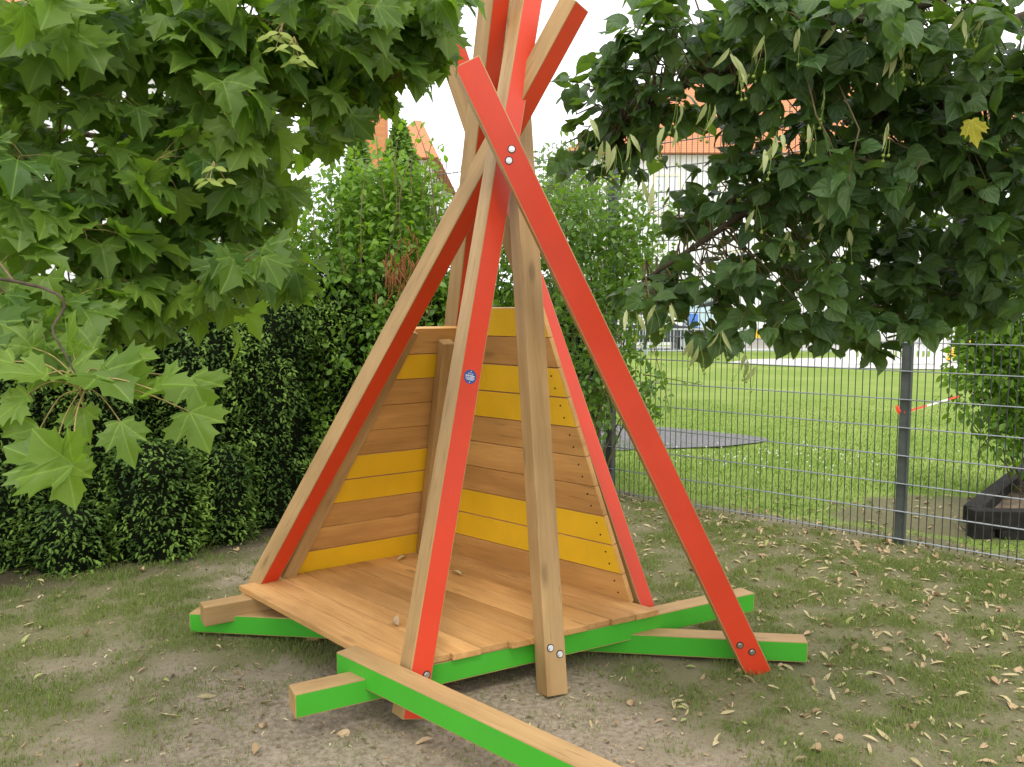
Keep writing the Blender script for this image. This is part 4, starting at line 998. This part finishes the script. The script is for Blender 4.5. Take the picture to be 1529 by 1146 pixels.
def near_d(x, y):
    g = grassiness(x, y); cl = fbm(x * 11, y * 11, 51, 2)
    cl = fbm(x * 6.5, y * 6.5, 51, 4); d = (g * .78 + .24) * np.clip((cl - .35) * 4.0, .07, 1)
    d = d * (fence_side(x, y) < -.05) * (hedge_side(x, y) > .12)
    return d
tag(leafobj('grass', [blades(1000000, (-4.3, 5.2), (2.0, 8.2), near_d, .010, .046, .0015, RNG)], M['grass'], None, smooth=False), kind='stuff')
def lawn_d(x, y):
    l = lawnness(x, y); return l * np.clip(1.25 - (y - 7) / 9, .25, 1) * .9
tag(leafobj('lawn_grass', [blades(120000, (.6, 9), (5.2, 15), lawn_d, .015, .045, .0032, RNG)], M['lawnblade'], None, smooth=False), kind='stuff')
cm = MB()
for q in range(110):
    x = RNG.normal(2.6, .8); y = RNG.normal(9.0, .45)
    if fence_side(x, y) > .5: cm.sphere((x, y, .05 + .03 * RNG.random()), .009, 0, 5, 4)
tag(cm.build('clover_flowers', [M['clover']], None), kind='stuff')

nq = 42000; qx = RNG.uniform(-3.8, 5, nq); qy = RNG.uniform(2.2, 7.8, nq)
kq = (np.abs(qx) < qy * .66 + .2) & (fence_side(qx, qy) < .4) & (hedge_side(qx, qy) > .05) & (RNG.random(nq) < .25 + .9 * fbm(qx * 2, qy * 2, 71, 3) * np.clip(.5 + qx * .3, .35, 1.2))
qx, qy = qx[kq], qy[kq]; nq = len(qx); qa = RNG.uniform(0, 6.28, nq); ql = RNG.uniform(.003, .013, nq) ; qw = ql * RNG.uniform(.12, .5, nq); qz = gheight(qx, qy) + .003 + .004 * RNG.random(nq)
ca, sa = np.cos(qa), np.sin(qa); tz = RNG.normal(0, .3, nq) * ql
QV = np.stack([np.stack([qx + ca * ql * a_ - sa * qw * b_, qy + sa * ql * a_ + ca * qw * b_, qz + tz * a_ + .3 * qw * b_ + .001], -1) for a_, b_ in ((-1, -1), (1, -.6), (.8, 1), (-.9, .7))], 1).reshape(-1, 3)
k = N('ground_crumbs'); M['crumb'] = k.done(k.bsdf(k.ramp(k.attr('tint'), [(0, (.11, .08, .045)), (.4, (.20, .14, .08)), (.7, (.34, .24, .12)), (1, (.55, .47, .30))]), .85, .15))
tag(link('ground_crumbs', npmesh('ground_crumbs', QV, np.arange(nq * 4).reshape(-1, 4), M['crumb'], vattr={'tint': np.repeat(RNG.random(nq), 4)})), kind='stuff')

# ------------------------------------------------------------------ fallen leaves
def litter_mesh(name, kind, mat, rng):
    if kind == 'bract': V2 = OVAL[0] * [.50, 1]; F = OVAL[1]; L = .078
    elif kind == 'heart':
        V2, F = LINDEN; L = .046
    else: V2 = OVAL[0] * [.85, 1]; F = OVAL[1]; L = .042
    V2 = V2 - [0, .5]
    fo = rng.uniform(.5, 1.3); cu = rng.uniform(-1.1, 1.2); sk = rng.uniform(-.35, .35)
    x, y = V2[:, 0], V2[:, 1]; z = fo * np.abs(x) + cu * y ** 2 * .6 + sk * x * y; x2 = x + sk * y ** 2
    P = np.stack([x2, y, z - z.min() + .02], -1) * L
    me = npmesh(name, P, F, mat, smooth=True, vattr={'tint': np.full(len(P), .5)})
    return me
rl_ = np.random.default_rng(77)
LM = {'p': [litter_mesh('fallen_leaf', 'bract', M['litpale'], rl_) for _ in range(5)],
      'b': [litter_mesh('fallen_leaf', q, M['litbrown'], rl_) for q in ('heart', 'oval', 'bract', 'heart', 'oval')],
      'g': [litter_mesh('fallen_leaf', q, M['litgreen'], rl_) for q in ('bract', 'oval', 'bract')]}
LB = {'p': ('pale straw coloured curled linden bract lying on the ground', 'pale fallen bracts'), 'b': ('dry brown curled leaf lying on the ground', 'brown fallen leaves'), 'g': ('yellow green fallen bract lying on the ground', 'greenish fallen bracts')}
def litter_density(x, y):
    d = np.clip(.12 + .50 * (x - .35), .10, .9)
    d = d + .9 * np.exp(-((fence_side(x, y) + .22) / .22) ** 2) * (x > .6) + .5 * np.exp(-(((x - 3.3) / .7) ** 2 + ((y - 4.9) / .5) ** 2))
    d = d * (.35 + 1.1 * fbm(x * 2.3, y * 2.3, 61, 3))
    return d * np.where(fence_side(x, y) < .1, 1, np.clip(.35 - .12 * fence_side(x, y), 0, 1)) * (hedge_side(x, y) > .1)
n = 9000; x = rl_.uniform(-3.6, 5.0, n); y = rl_.uniform(2.3, 7.6, n)
kp = (np.abs(x) < y * .64 + .1) & (rl_.random(n) < litter_density(x, y) * .8); x, y = x[kp], y[kp]
def in_deck(x, y):
    c = [PF, PR, PB, PL]; s = True
    for i in range(4):
        a, b = c[i], c[(i + 1) % 4]; s = s & ((b[0] - a[0]) * (y - a[1]) - (b[1] - a[1]) * (x - a[0]) > -.08)
    return s
kp = ~in_deck(x, y); x, y = x[kp], y[kp]
od = np.argsort(y); x, y = x[od], y[od]
stuffV = []; stuffF = []; stuffI = []; bb_ = 0
for i in range(len(x)):
    kd = rl_.choice(['p', 'b', 'g'], p=[.50, .38, .12]); me = LM[kd][rl_.integers(len(LM[kd]))]
    s_ = rl_.uniform(.5, 1.08); z = float(gheight(x[i], y[i])) + .004
    Mx = Matrix.Translation((x[i], y[i], z)) @ Matrix.Rotation(rl_.uniform(0, 6.28), 4, 'Z') @ Matrix.Rotation(rl_.normal() * .35, 4, 'X') @ Matrix.Rotation(rl_.normal() * .4, 4, 'Y') @ Matrix.Scale(s_, 4)
    if i < 300:
        o = bpy.data.objects.new('fallen_leaf', me); COL.objects.link(o); o.matrix_world = Mx; tag(o, LB[kd][0], 'leaf', LB[kd][1])
    else:
        nv_ = len(me.vertices); 
        for v in me.vertices: stuffV.append(tuple(Mx @ v.co))
        for p in me.polygons: stuffF.append(tuple(bb_ + q for q in p.vertices)); stuffI.append('pbg'.index(kd))
        bb_ += nv_
if stuffV:
    me = npmesh('leaf_litter', stuffV, stuffF, [M['litpale'], M['litbrown'], M['litgreen']], stuffI, smooth=True); tag(link('leaf_litter', me), kind='stuff')
for (u, v, kd, lab) in ((600, 836, 'p', 'pale curled leaf on the deck below the lowest yellow board of the left wall'), (717, 834, 'p', 'pale crumpled leaf on the deck right of the red front leg'), (765, 847, 'p', 'pale leaf on the deck against the bare oak leg'), (682, 858, 'p', 'straw coloured leaf flat on the middle of the deck'), (590, 935, 'b', 'dark brown dry leaf on the front of the deck left of the red leg')):
    p = gz(u, v, ZD); me = LM[kd][rl_.integers(len(LM[kd]))]; o = bpy.data.objects.new('fallen_leaf', me); COL.objects.link(o)
    o.matrix_world = Matrix.Translation((p[0], p[1], ZD + .004)) @ Matrix.Rotation(rl_.uniform(0, 6.28), 4, 'Z') @ Matrix.Scale(1.25, 4); tag(o, lab, 'leaf', 'dry leaves on the deck')
